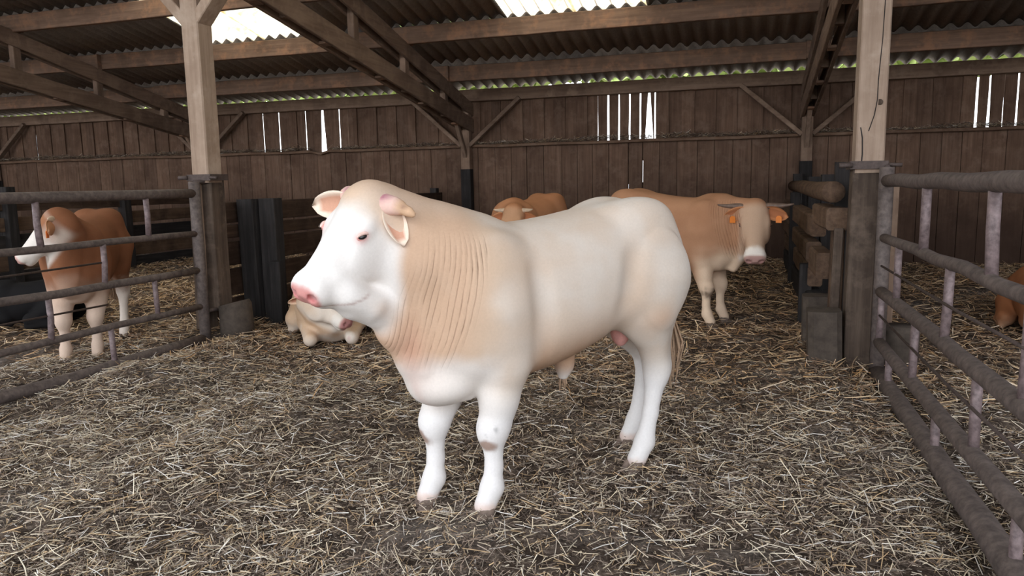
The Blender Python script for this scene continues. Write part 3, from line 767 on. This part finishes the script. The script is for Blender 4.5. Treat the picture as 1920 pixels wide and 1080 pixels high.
    # hooves: two claws each
    for x, y in joints:
        m = MB()
        for s2 in (-1, 1):
            c0 = np.array([x+.035, y+s2*.026, -.012]); ring = []
            for z, sx, sy, ox in ((-.02,.058,.026,.012), (.0,.056,.026,.01), (.03,.045,.025,.0), (.055,.036,.024,-.008)):
                ring.append([c0+np.array([ox+sx*math.cos(a)*(1.15 if math.cos(a) > 0 else .9), sy*math.sin(a), z]) for a in np.linspace(0, 2*PI, 13)[:-1]])
            vs = [p for rg in ring for p in rg]; fs = [(i*12+j, i*12+(j+1)%12, (i+1)*12+(j+1)%12, (i+1)*12+j) for i in range(3) for j in range(12)]
            fs += [tuple(range(11,-1,-1)), tuple(range(36,48))]; m.add(vs, fs, True)
        sc(m).build('hoof', HOOF, root)
    # tail with its switch
    if tail:
        m = MB(); zt = 1.33+dz
        pts = [(-.66,0,zt), (-.735,0,zt-.045), (-.775,.005,zt-.13), (-.795,.01,zt-.25), (-.80,.02,max(zt-.42,.14)), (-.80,.03,max(zt-.62,.10))]
        m.tube(pts, [.045,.042,.036,.030,.025,.02], 12)
        a = np.zeros((len(m.v),3)); a[:] = color(np.array(m.v), np.full((len(m.v),3), -9.))
        np_obj('tail', np.array(m.v)*scale, np.array([q_ for q_ in m.f if len(q_) == 4]), FUR, a, True, root)
        m = MB(); rr = random.Random(3); e = np.array(pts[-1])
        for i in range(130):
            a1 = rr.uniform(0, 2*PI); o = np.array([math.cos(a1), math.sin(a1), 0])*rr.uniform(0,.03); l = rr.uniform(.16,.36)
            if lying: l *= .3
            sp_ = o*rr.uniform(1,2.6); m.tube([e+o+[0,0,.06], e+o+sp_-[0,0,l*.5], e+o*.6+sp_*.8-[0,0,l]], [.006,.007,.0015], 4, False)
        tag(sc(m).build('tail_switch', SWITCH, root), kind='stuff')
    return root, h, H, sc, V, F

FUR = attr_mat('short_fur', .8, .12, 90, .07, .12)
HORN = plain('horn_keratin', rgb(190,165,140), .45, .4, .25, 30)
HORND = plain('dark_horn', rgb(110,90,78), .5, .4, .3, 30)
HORNP = plain('pink_horn', rgb(214,176,158), .5, .35, .2, 40, c2=rgb(230,200,180))
EYE = plain('dark_eye', rgb(30,24,26), .12, .6, .2, 60)
PINKSKIN = plain('pink_skin', rgb(222,160,152), .5, .4, .12, 40)
DARKSKIN = plain('brown_skin', rgb(120,84,66), .6, .3, .12, 40)
PALELID = plain('pale_lid', rgb(236,200,190), .7, .2, .08, 40)
LASH = plain('pale_lash', rgb(190,175,165), .8, .1, .1)
HOOF = plain('dirty_hoof', rgb(120,104,94), .8, .2, .35, 30)
TAGM = plain('orange_tag', rgb(224,128,52), .5, .3, .1)
SWITCH = plain('tail_hair', rgb(170,142,118), .9, .1, .25, 60)

def mixc(a, b, t): t = np.clip(t, 0, 1)[:,None]; return a*(1-t) + np.asarray(b)*t
def n3(V, s, o=0): return (fbm(V[:,0]*s+o, V[:,2]*s+o*2, 3)+fbm(V[:,1]*s+7+o, V[:,2]*s+3, 3)+fbm(V[:,0]*s+3, V[:,1]*s+31+o, 3))/3 - .44
def bump_at(V, c, r): return np.exp(-(((V-np.array(c))/np.array(r))**2).sum(1))

# ------------------------------------------------------------------ the white bull
def white_coat(V, L3):
    x, y, z = V.T; t, w, n = L3.T
    c = np.tile(np.array(rgb(214,203,193)), (len(V),1))
    fawn = np.array(rgb(192,142,106)); pale = np.array(rgb(202,176,153))
    nz = n3(V, 7, 3); nf = n3(V, 22, 9)
    head = sstep(-.06, .10, t)*sstep(-.36,-.24, n+.25*sstep(.15,.4,t)*.3)*sstep(-.22,-.15,-np.abs(w))
    neck = sstep(.40,.56, x+nz*.25+.15*(z-1.05))*sstep(.52,.75, z+nz*.3)*(1-head)*(1-sstep(1.32,1.42,z)*.3)
    c = mixc(c, pale, neck*.9); c = mixc(c, fawn, neck*sstep(.48,.64,x+.15*(z-1.05))*(.55+1.8*nz)*sstep(.62,.85,z)*.9)
    c = mixc(c, pale, sstep(-.05,.25,nz+.10)*.55*(1-head)*sstep(.5,.7,z))
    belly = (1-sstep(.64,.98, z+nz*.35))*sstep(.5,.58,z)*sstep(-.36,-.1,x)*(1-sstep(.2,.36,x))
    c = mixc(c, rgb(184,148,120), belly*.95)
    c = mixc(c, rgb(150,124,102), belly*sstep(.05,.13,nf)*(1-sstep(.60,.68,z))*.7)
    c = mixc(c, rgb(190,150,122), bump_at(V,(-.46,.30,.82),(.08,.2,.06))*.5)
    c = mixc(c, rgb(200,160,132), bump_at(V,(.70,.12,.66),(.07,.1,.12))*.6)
    # tan patches before the thigh and behind the shoulder
    c = mixc(c, rgb(196,166,140), bump_at(V,(-.32,.30,1.0),(.10,.3,.22))*.55 + bump_at(V,(.36,.3,1.05),(.12,.3,.25))*.4)
    # legs: clean white, brown scuffed knees
    low = 1-sstep(.42,.62,z); c = mixc(c, rgb(226,222,221), low*.85)
    for fx, fy in BULL_FEET[:2]:
        an = .45 if fy > 0 else -.35
        k = bump_at(V, (fx-.02+.06*math.cos(an), fy+.06*math.sin(an), .335), (.05,.05,.04)); c = mixc(c, rgb(132,90,62), sstep(.25,.6,k+nf*1.2)*.75)
        if fy > 0: k = bump_at(V, (fx+.03, fy+.035, .415), (.05,.045,.035)); c = mixc(c, rgb(84,78,76), sstep(-.02,.04,nf)*sstep(.2,.6,k)*.9)
    c = mixc(c, rgb(214,188,176), (1-sstep(.045,.085,z+nf*.1))*.8)
    ch = sstep(.42,.52,x)*(1-sstep(.70,.80,z+nz*.2))*sstep(.42,.5,z)*(1-head); c = mixc(c, rgb(226,218,212), ch*.85)
    c = mixc(c, rgb(176,116,96), bump_at(V, (.68,.06,.80), (.14,.05,.13))*.95)
    c = mixc(c, rgb(190,136,122), bump_at(V, (.66,.05,.62), (.10,.025,.08))*.6)
    # face
    hd = head; c = mixc(c, rgb(234,228,224), hd*sstep(.05,.15,t)*.9)
    c = mixc(c, rgb(214,180,150), hd*(1-sstep(.02,.16,t))*sstep(-.2,.25,nz+.12))
    mz = hd*sstep(.530,.552, t + .25*(n+.07) - .25*np.maximum(np.abs(w)-.05,0) + nf*.03)*(1-sstep(.118,.132,-n)); c = mixc(c, rgb(208,146,140), mz)
    c = mixc(c, rgb(176,136,122), mz*sstep(.06,.14,nf)*sstep(-.06,-.03,n)*.8)
    for s in (-1,1):
        c = mixc(c, rgb(212,140,136), np.exp(-(((L3-np.array([.207,s*.11,-.034]))/np.array([.030,.05,.019]))**2).sum(1))*.9)
        c = mixc(c, rgb(178,84,90), np.exp(-(((L3-np.array([.548,s*.050,-.06]))/np.array([.026,.024,.018]))**2).sum(1))*.9)
    mouth = np.exp(-((n+.130+.42*(.545-t))/.006)**2)*sstep(.37,.41,t)*(1-sstep(.55,.57,t)); c = mixc(c, rgb(178,150,142), mouth*hd*.7)
    return c
def bull_fur():
    m, N, L, b = mat_new('white_bull_fur', .8, .12)
    a = N.new('ShaderNodeVertexColor'); a.layer_name = 'Col'; fo = N.new('ShaderNodeAttribute'); fo.attribute_name = 'Fold'
    tc = N.new('ShaderNodeTexCoord'); O = tc.outputs['Object']; n = noise(N, L, O, 90, 5, .7)
    sx = N.new('ShaderNodeSeparateXYZ'); L.new(O, sx.inputs[0])
    def mth(op, *v):
        k = N.new('ShaderNodeMath'); k.operation = op
        for i, q in enumerate(v):
            if hasattr(q, 'is_linked'): L.new(q, k.inputs[i])
            else: k.inputs[i].default_value = q
        return k.outputs[0]
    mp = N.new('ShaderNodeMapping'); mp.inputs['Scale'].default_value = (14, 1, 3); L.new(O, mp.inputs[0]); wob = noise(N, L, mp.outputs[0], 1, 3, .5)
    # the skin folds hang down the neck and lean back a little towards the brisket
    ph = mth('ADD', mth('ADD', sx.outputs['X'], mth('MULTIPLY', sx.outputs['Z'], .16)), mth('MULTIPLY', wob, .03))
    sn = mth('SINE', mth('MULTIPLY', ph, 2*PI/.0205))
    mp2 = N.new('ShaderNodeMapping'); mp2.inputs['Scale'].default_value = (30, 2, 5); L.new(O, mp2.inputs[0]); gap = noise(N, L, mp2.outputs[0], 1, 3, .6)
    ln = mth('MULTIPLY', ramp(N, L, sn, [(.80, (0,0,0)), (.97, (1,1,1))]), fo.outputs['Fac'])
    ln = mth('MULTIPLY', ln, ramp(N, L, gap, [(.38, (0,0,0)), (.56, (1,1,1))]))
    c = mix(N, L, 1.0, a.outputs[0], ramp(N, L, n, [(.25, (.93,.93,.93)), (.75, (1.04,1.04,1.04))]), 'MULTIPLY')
    c = mix(N, L, mth('MULTIPLY', ln, .9), c, rgb(92,56,38))  # crease shade painted as dark lines into the coat colour
    L.new(c, b.inputs['Base Color'])
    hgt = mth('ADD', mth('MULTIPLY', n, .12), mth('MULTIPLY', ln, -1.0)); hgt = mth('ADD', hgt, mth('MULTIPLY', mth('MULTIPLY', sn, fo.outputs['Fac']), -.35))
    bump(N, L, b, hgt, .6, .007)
    return m
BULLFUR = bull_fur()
BULL_FEET = [(.46,.168), (.625,-.085), (-.47,.155), (-.67,-.13)]
BULL_HEAD = [(-.045,-.05,-.13,.06), (-.02,-.01,-.20,.095), (.03,.015,-.26,.115), (.10,.022,-.30,.12), (.18,.02,-.315,.118), (.26,.012,-.31,.108),
             (.34,.0,-.275,.096), (.42,-.006,-.225,.088), (.49,-.010,-.185,.087), (.535,-.024,-.155,.082), (.565,-.05,-.120,.055)]
def bull_extra(f, h, H):
    # heavy crest, jowl, brisket folds, stifle crease, sheath
    f.ell((.62,0,1.18), (.24,.20,.15), .10)
    f.ell((.67,.0,.74), (.10,.10,.20), .08)
    f.ell((.62,.0,.61), (.13,.17,.10), .06)
    f.chain([(1.10,.02,1.085),(1.01,.02,1.02),(.92,.015,.985),(.84,0,.93)],[.05,.064,.068,.08],.05)
    f.chain([h(.28,0,-.27), h(.22,0,-.36), (.82,0,.86), (.75,0,.74), (.67,0,.62)], [.05,.055,.055,.05,.05], .07)
    f.chain([(1.09,.075,1.13), (1.05,.08,1.06), (.95,.085,1.0)], [.026,.035,.03], .06)
    f.chain([(.705,.065,.82), (.715,.07,.70), (.67,.055,.58)], [.022,.026,.02], .03)
    f.chain([(.70,.02,.66), (.64,.03,.575), (.52,.08,.565)], [.045,.055,.04], .02)
    f.chain([(.70,.05,.80), (.705,.055,.70), (.675,.05,.62)], [.05,.05,.035], .02)
    f.chain([(-.10,0,.64), (-.10,0,.58), (-.09,0,.525)], [.055,.038,.024], .05)
    for s in (-1,1):
        f.cone((.27,s*.335,1.12), (.23,s*.335,.68), .032, .03, .07, cut=True)       # hollow behind the shoulder
        f.cone((-.29,s*.34,1.14), (-.22,s*.34,.78), .036, .034, .07, cut=True)     # hollow before the thigh
        f.ell((-.52,s*.28,1.02), (.13,.035,.18), .08)
# position and heading come from where the hooves stand
bh = math.radians(231); bd = np.array([math.cos(bh), math.sin(bh)]); bl = np.array([-bd[1], bd[0]])
bM = (np.array([-1.10,3.01])+np.array([-.5,3.78]))/2 - .155*bl
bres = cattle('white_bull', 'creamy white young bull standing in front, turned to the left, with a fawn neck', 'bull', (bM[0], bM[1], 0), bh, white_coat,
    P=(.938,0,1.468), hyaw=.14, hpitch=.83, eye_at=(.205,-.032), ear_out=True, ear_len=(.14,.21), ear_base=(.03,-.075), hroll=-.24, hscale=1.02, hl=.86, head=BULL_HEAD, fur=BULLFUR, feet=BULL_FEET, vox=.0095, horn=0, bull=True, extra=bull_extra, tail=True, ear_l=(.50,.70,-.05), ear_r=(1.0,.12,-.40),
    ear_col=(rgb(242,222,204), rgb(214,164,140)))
bull, bhd, bH, bsc, bV, bF = bres
for s in (-1, 1):      # short pink-based horns, swept out and back
    m = MB(); b0 = np.array([.012, s*.07, -.05])
    pts = [bhd(*(b0+np.array([a, s*b_, c]))) for a, b_, c in ((0,0,0), (-.01,.035,.0), (-.018,.075,-.004), (-.02,.10,-.012), (-.02,.112,-.018), (-.02,.135,-.028), (-.018,.155,-.040), (-.017,.160,-.043))]
    m.tube(pts, [.050,.047,.038,.030,.023,.021,.012,.001], 16); hv = np.array(m.v); al = np.linalg.norm(hv-pts[0], axis=1)
    cc = mixc(np.tile(np.array(rgb(228,192,180)), (len(hv),1)), rgb(176,118,130), bump_at(hv, pts[1]+bH[2]*.045-bH[0]*.01, (.032,.028,.022))*1.1)
    cc = mixc(cc, rgb(216,178,146), sstep(.10,.115,al)); cc = mixc(cc, rgb(120,84,76), bump_at(hv, pts[4]+bH[2]*.02, (.012,.02,.012))*.8)
    np_obj('horn', hv, np.array([q_ for q_ in m.f if len(q_) == 4]), FUR, cc, True, bull)
m = MB(); c0 = np.array([-.44,.04,.735]); vs = []; 
for i in range(13):
    th = PI*i/12
    for j in range(16):
        ph = 2*PI*j/16; vs.append(c0+np.array([  .052*math.sin(th)*math.cos(ph), .06*math.sin(th)*math.sin(ph), .10*math.cos(th)]))
m.add(vs, [(i*16+j, i*16+(j+1)%16, (i+1)*16+(j+1)%16, (i+1)*16+j) for i in range(12) for j in range(16)], True)
m.build('scrotum', PINKSKIN, bull)
m = MB(); _r3 = random.Random(5)
for i in range(26):
    a = _r3.uniform(0, 2*PI); o = np.array([math.cos(a), math.sin(a), 0])*.014
    m.tube([np.array([-.09,0,.515])+o, np.array([-.09,0,.49])+o*1.5, np.array([-.085,0,.47-_r3.uniform(0,.03)])+o*1.2], [.003,.0025,.0006], 4, False)
tag(m.build('sheath_hair', SWITCH, bull), kind='stuff')

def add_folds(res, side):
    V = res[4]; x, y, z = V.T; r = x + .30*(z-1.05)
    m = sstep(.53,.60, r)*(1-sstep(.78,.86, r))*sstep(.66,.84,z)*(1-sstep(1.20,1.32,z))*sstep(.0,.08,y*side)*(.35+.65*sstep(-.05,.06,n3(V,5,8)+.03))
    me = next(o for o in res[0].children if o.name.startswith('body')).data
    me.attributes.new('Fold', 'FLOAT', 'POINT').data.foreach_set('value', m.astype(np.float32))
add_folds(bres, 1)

# ------------------------------------------------------------------ the others
def coat(base, dark, head_c, leg_c, face_white=.0, muzzle=(212,176,164), white_legs=.5, chest=None, seed=1, poll=None, eye_ring=None):
    base, dark, head_c, leg_c = (np.array(rgb(*q)) for q in (base, dark, head_c, leg_c))
    def f(V, L3):
        x, y, z = V.T; t, w, n = L3.T; nz = n3(V, 6, seed*5); nf = n3(V, 20, seed*3)
        c = np.tile(base, (len(V),1)); c = mixc(c, dark, sstep(-.1,.25,nz)*.6 + sstep(1.2,1.4,z)*.35)
        hd = sstep(-.03,.06,t)*sstep(-.30,-.22,n)*(1-sstep(.12,.16,np.abs(w)))*(1-sstep(.60,.63,t))
        c = mixc(c, head_c, hd*.9)
        if poll is not None: c = mixc(c, rgb(*poll), hd*(1-sstep(.12,.2,t+nf*.2))*sstep(-.12,-.03,n))
        c = mixc(c, leg_c, (1-sstep(white_legs-.15, white_legs+.15, z+nf*.3)))
        if chest is not None: c = mixc(c, rgb(*chest), (1-sstep(.62,.85,z+nz*.4))*sstep(.3,.5,x)*(1-hd)*.8)
        if face_white: c = mixc(c, rgb(236,228,220), hd*sstep(.14,.22,t+nf*.25)*face_white*(1 if eye_ring is None else sstep(-.2,-.03,-n+np.abs(w)*.3-.05)))
        c = mixc(c, rgb(232,222,212), hd*sstep(.40,.46,t+nf*.1)*(1-sstep(.50,.53,t)))
        c = mixc(c, rgb(*muzzle), hd*sstep(.51,.54,t+.2*(n+.07))*(1-sstep(.09,.11,np.abs(w))))
        for s in (-1,1): c = mixc(c, rgb(120,70,66), np.exp(-(((L3-np.array([.548,s*.050,-.06]))/np.array([.022,.022,.017]))**2).sum(1))*.8)
        return c
    return f
def fold_cuts(f, h, H):       # hanging neck folds cut into the skin
    for i in range(7):
        a = .50+.055*i
        for s in (-1, 1): f.cone((a+.06,s*.30,1.12), (a,s*.30,.74), .010, .008, .03, cut=True)
def brown_extra(f, h, H):
    f.chain([h(.24,0,-.24), (.84,-.05,.90), (.76,0,.72), (.68,0,.60)], [.05,.05,.05,.05], .06)
    for i in range(0):
        a = .60+.05*i; f.cone((a+.10,-.27+.03*i,1.12), (a+.02,-.27+.03*i,.78), .010, .008, .025, cut=True)
def coat_brown(V, L3):
    c = coat((174,130,100), (144,100,72), (190,160,136), (214,186,160), .0, (176,138,130), .42, (226,200,174), 2)(V, L3)
    k = bump_at(V, (.49,-.20,.37), (.07,.06,.07)); nf = n3(V, 24, 2)
    return mixc(c, rgb(86,66,54), sstep(.15,.5,k+nf)*.85)
dh = math.radians(-20)
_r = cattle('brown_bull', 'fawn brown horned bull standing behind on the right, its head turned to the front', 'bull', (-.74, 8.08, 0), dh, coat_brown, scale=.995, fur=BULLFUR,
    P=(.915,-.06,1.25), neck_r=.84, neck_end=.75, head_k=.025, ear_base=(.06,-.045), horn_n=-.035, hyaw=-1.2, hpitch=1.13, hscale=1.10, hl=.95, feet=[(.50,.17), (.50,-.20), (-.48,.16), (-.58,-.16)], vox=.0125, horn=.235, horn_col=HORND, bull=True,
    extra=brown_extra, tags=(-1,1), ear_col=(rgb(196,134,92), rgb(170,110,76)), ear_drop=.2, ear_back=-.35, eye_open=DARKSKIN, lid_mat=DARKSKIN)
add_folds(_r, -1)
def calf_extra(f, h, H):
    f.cone((.50,-.06,1.20), h(.02,0,-.08), .10, .09, .08)
    f.chain([h(.22,0,-.24), (.76,-.06,.92), (.68,-.02,.70)], [.05,.06,.06], .06)
cattle('brown_calf', 'young red-brown animal with a white face standing behind the left gate', 'calf', (-5.87, 5.40, 0), math.radians(-57),
    coat((150,100,72), (112,70,46), (230,212,198), (228,214,202), .9, (206,160,150), .58, (204,176,156), 3, poll=(158,108,78)), scale=.93, width=.80,
    P=(.82,-.04,1.41), hyaw=-1.62, hpitch=.80, hscale=1.0, hl=.9, feet=[(.45,.12), (.58,-.12), (-.60,.13), (-.44,-.10)], vox=.014, horn=.07, tags=(1,),
    extra=calf_extra, ear_col=(rgb(206,150,112), rgb(190,120,84)), neck_r=.80, ear_drop=.12, ear_back=0, lid_mat=DARKSKIN)
cattle('horned_cow', 'fawn horned animal standing beyond the white bull, its eyes just above his back', 'cow', (-2.72, 9.45, .03), math.radians(256),
    coat((180,128,94), (154,104,72), (186,144,112), (214,190,166), .0, (190,150,140), .45, None, 4), scale=.93,
    P=(.90,.26,1.255), hyaw=.22, hpitch=.95, hscale=1.08, ear_back=-.1, vox=.016, horn=.14, horn_col=HORN, tags=(-1,1), ear_col=(rgb(196,138,96), rgb(178,116,80)), ear_drop=.22, lid_mat=DARKSKIN, eye_open=DARKSKIN)
cattle('resting_cow', 'pale fawn animal lying in the straw below the white bull\'s chin', 'cow', (-3.98, 6.55, 0), math.radians(-62),
    coat((208,176,146), (186,144,108), (222,204,186), (216,204,192), .3, (196,140,136), .1, None, 5), scale=.95,
    P=(.66,-.17,.62), hyaw=.95, hpitch=.58, vox=.015, lying=True, horn=.06, ear_r=(.35,.2,.9), ear_len=.15, ear_col=(rgb(226,190,160), rgb(206,150,124)), tail=False)
cattle('black_calf', 'black calf lying in the straw behind the left gate', 'calf', (-7.62, 6.25, 0), math.radians(200),
    coat((22,20,21), (16,15,16), (24,22,22), (26,24,24), .0, (40,34,34), .1, None, 6), scale=.62,
    P=(.80,.05,.78), hyaw=.3, hpitch=.5, vox=.022, lying=True, ear_col=(rgb(28,26,26), rgb(50,40,38)), tail=False, eye_open=DARKSKIN, lid_mat=DARKSKIN)
cattle('brown_calf', 'red-brown calf lying in the right-hand pen, cut by the right edge of the picture', 'calf', (2.72, 8.1, 0), math.radians(-95),
    coat((160,104,70), (130,82,54), (172,120,84), (190,150,120), .0, (190,140,130), .1, None, 7), scale=.70,
    P=(.78,-.02,.94), hyaw=-.2, hpitch=.6, vox=.02, lying=True, ear_col=(rgb(196,130,90), rgb(178,110,76)), tail=False, ear_drop=.05, lid_mat=DARKSKIN, eye_open=DARKSKIN)

# ------------------------------------------------------------------ straw: countless stalks, as real geometry
STRAW = attr_mat('straw', .6, .3, 40, .15, 0)
def straw_mesh(x, y, z, L, W, col, pitch_s=.18, ribbon=True, seg=2, gen=rng):
    n = len(x); yaw = gen.uniform(0, 2*PI, n); pit = gen.normal(0, pitch_s, n)
    d = np.stack([np.cos(yaw)*np.cos(pit), np.sin(yaw)*np.cos(pit), np.sin(pit)], -1)
    s = np.stack([-np.sin(yaw), np.cos(yaw), np.zeros(n)], -1); u = np.cross(d, s)
    roll = gen.uniform(-.9, .9, n)[:,None]; s = s*np.cos(roll) + u*np.sin(roll); u = np.cross(d, s)
    c = np.stack([x, y, z], -1)
    bend = (gen.normal(0, .035, n)*L)[:,None]*s + (gen.normal(0, .03, n)*L)[:,None]*u
    lift = np.abs(np.sin(pit))*L*.5
    c[:,2] += lift*.8
    pts = [c - d*L[:,None]/2, c + bend, c + d*L[:,None]/2] if seg == 2 else [c - d*L[:,None]/2, c + d*L[:,None]/2]
    taper = [1, 1, .75] if seg == 2 else [1, .8]
    V = []; k = 2 if ribbon else 3
    for p, t in zip(pts, taper):
        w = (W*t/2)[:,None]
        if ribbon: V += [p - s*w, p + s*w]
        else: V += [p - s*w, p + s*w, p + u*w*1.5]
    V = np.stack(V, 1); m = V.shape[1]; base = (np.arange(n)*m)[:,None]
    F = []
    for i in range(seg):
        if ribbon: F.append(base + np.array([[i*2, i*2+1, i*2+3, i*2+2]]))
        else:
            for j in range(3): F.append(base + np.array([[i*3+j, i*3+(j+1)%3, i*3+3+(j+1)%3, i*3+3+j]]))
    F = np.concatenate(F); C = np.repeat(col, m, 0)
    return V.reshape(-1, 3), F, C
PAL = np.array([rgb(204,192,172), rgb(182,167,144), rgb(156,144,130), rgb(162,137,106), rgb(128,112,99), rgb(100,87,77), rgb(68,58,52), rgb(202,196,189)])
def pick(n, p, gen=rng):
    c = PAL[gen.choice(len(PAL), n, p=np.array(p)/sum(p))]
    return c*np.minimum(gen.uniform(1.15, 1.95, (n,1)), .9/c.max(1, keepdims=True))
def scatter(n, x0, x1, y0, y1, dens):
    x = np.empty(0); y = np.empty(0)
    while len(x) < n:
        a = rng.uniform(x0, x1, n*2); b = rng.uniform(y0, y1, n*2); k = rng.random(n*2) < dens(a, b)
        x = np.concatenate([x, a[k]]); y = np.concatenate([y, b[k]])
    return x[:n], y[:n]
# the part of the barn floor that can be seen from the passage, a step to either side included
def seen(x, y): return ((x > -1.42*y-1.2) & (x < .66*y+1.4)).astype(float)
def patches(x, y):
    p = fbm(x*.8+2, y*.8+7, 3); q = fbm(x*2.6+11, y*2.6+3, 3)
    d = sstep(.30,.52, p*.6+q*.45)
    d = np.maximum(d, np.exp(-((x-1.2)/.5)**2-((y-5.0)/1.4)**2)); d = np.maximum(d, np.exp(-((x+4.5)/.7)**2-((y-5.0)/1.0)**2))
    for cx, cy in ((-1.02,2.92),(-1.32,2.93),(-.45,3.72)): d = d*(1-.45*np.exp(-((x-cx)**2+(y-cy)**2)/.035))
    return d
def near(y, a, b): return sstep(b, a, y)
def lay(name, n, reg, dens, Lr, Wr, pal, ps, zoff, ribbon=True, seg=2, tint=1.):
    x, y = scatter(n, *reg, dens)
    L = rng.uniform(0, 1, n)**1.8*(Lr[1]-Lr[0])+Lr[0]; Wd = rng.uniform(*Wr, n)
    z = gh(x, y) + rng.uniform(zoff[0], zoff[1], n)
    return straw_mesh(x, y, z, L, Wd, pick(n, pal)*tint, ps, ribbon, seg)
def join(parts):
    V = []; F = []; C = []; o = 0
    for v, f, c in parts: V.append(v); F.append(f+o); C.append(c); o += len(v)
    return np.concatenate(V), np.concatenate(F), np.concatenate(C)
P_MIX = (.6, 1.3, 1.9, 1.8, 3.2, 3.6, 2.8, .4)
P_LIGHT = (3.5, 3, 2, 1.6, .7, .2, .0, 2.2)
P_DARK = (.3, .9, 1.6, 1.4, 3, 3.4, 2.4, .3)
front = (-5.0, 3.6, .9, 6.4); mid_ = (-11, 6, 4.2, 12.9)
dn = lambda x, y: seen(x, y)*(.4+.6*patches(x, y))*near(y, 2.2, 7.5)
parts_ = [lay('', 120000, (-6,4,.9,7), dn, (.010,.05), (.0018,.0038), P_MIX, .32, (.0,.022), True, 1),
          lay('', 110000, (-6,4,.9,7), dn, (.02,.10), (.002,.0042), P_MIX, .24, (.006,.035)),
          lay('', 13000, (-6,4,.9,7), dn, (.04,.15), (.0025,.0055), P_LIGHT, .22, (.018,.045), False)]
tag(np_obj('straw_bedding', *join([p for p in parts_]), parent=None) if False else (lambda J: np_obj('straw_bedding', J[0], J[1], STRAW, J[2], False))(join(parts_)),
    'loose straw scattered over dung in front, around the white bull', 'straw', kind='stuff')
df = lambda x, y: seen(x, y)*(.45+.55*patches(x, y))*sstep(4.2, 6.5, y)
parts_ = [lay('', 90000, mid_, df, (.04,.16), (.004,.008), P_DARK, .22, (.0,.04), True, 2, np.array([.95,.78,.63])),  # tint paints the dim reddish light at the back into the straw
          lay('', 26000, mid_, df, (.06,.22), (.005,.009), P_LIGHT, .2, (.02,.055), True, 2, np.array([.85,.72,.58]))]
tag((lambda J: np_obj('straw_bedding', J[0], J[1], STRAW, J[2], False))(join(parts_)), 'straw bedding at the back of the pens, coloured darker for the dim light', 'straw', kind='stuff')
# straw and dust lying on the ledge of the back wall
n = 16000; x = rng.uniform(-24, 8, n); y = rng.uniform(12.80, 12.94, n); x = x[(x < -8.2) | (x > -7.72)]; n = len(x); y = y[:n]
z = 2.19 + rng.uniform(0, .05, n)*fbm(x*2, x*0, 3)*2
J = straw_mesh(x, y, z, rng.uniform(.03,.13,n), rng.uniform(.004,.008,n), pick(n, P_DARK), .25)
tag(np_obj('ledge_straw', *J[:2], STRAW, J[2], False), 'old straw and dust along the ledge of the back wall', 'straw', kind='stuff')

# trees outside, seen only as green light through the eave gaps
def leaves():
    m, N, L, b = mat_new('outside_foliage', .8, .1); b.inputs['Base Color'].default_value = (*rgb(176,192,118), 1)
    n = 16000; x = rng.uniform(-34, 14, n); y = rng.uniform(24, 27, n); z = rng.uniform(4.2, 9.5, n)*1.0 + fbm(x*.3, y*.1, 2)
    J = straw_mesh(x, y, z, rng.uniform(.5,1.1,n), rng.uniform(.3,.6,n), np.ones((n,3)), .8)
    tag(np_obj('tree_foliage', *J[:2], m, None, False), 'green tree foliage outside, glimpsed through the eave gaps above the wall plate', 'foliage', kind='stuff')
leaves()
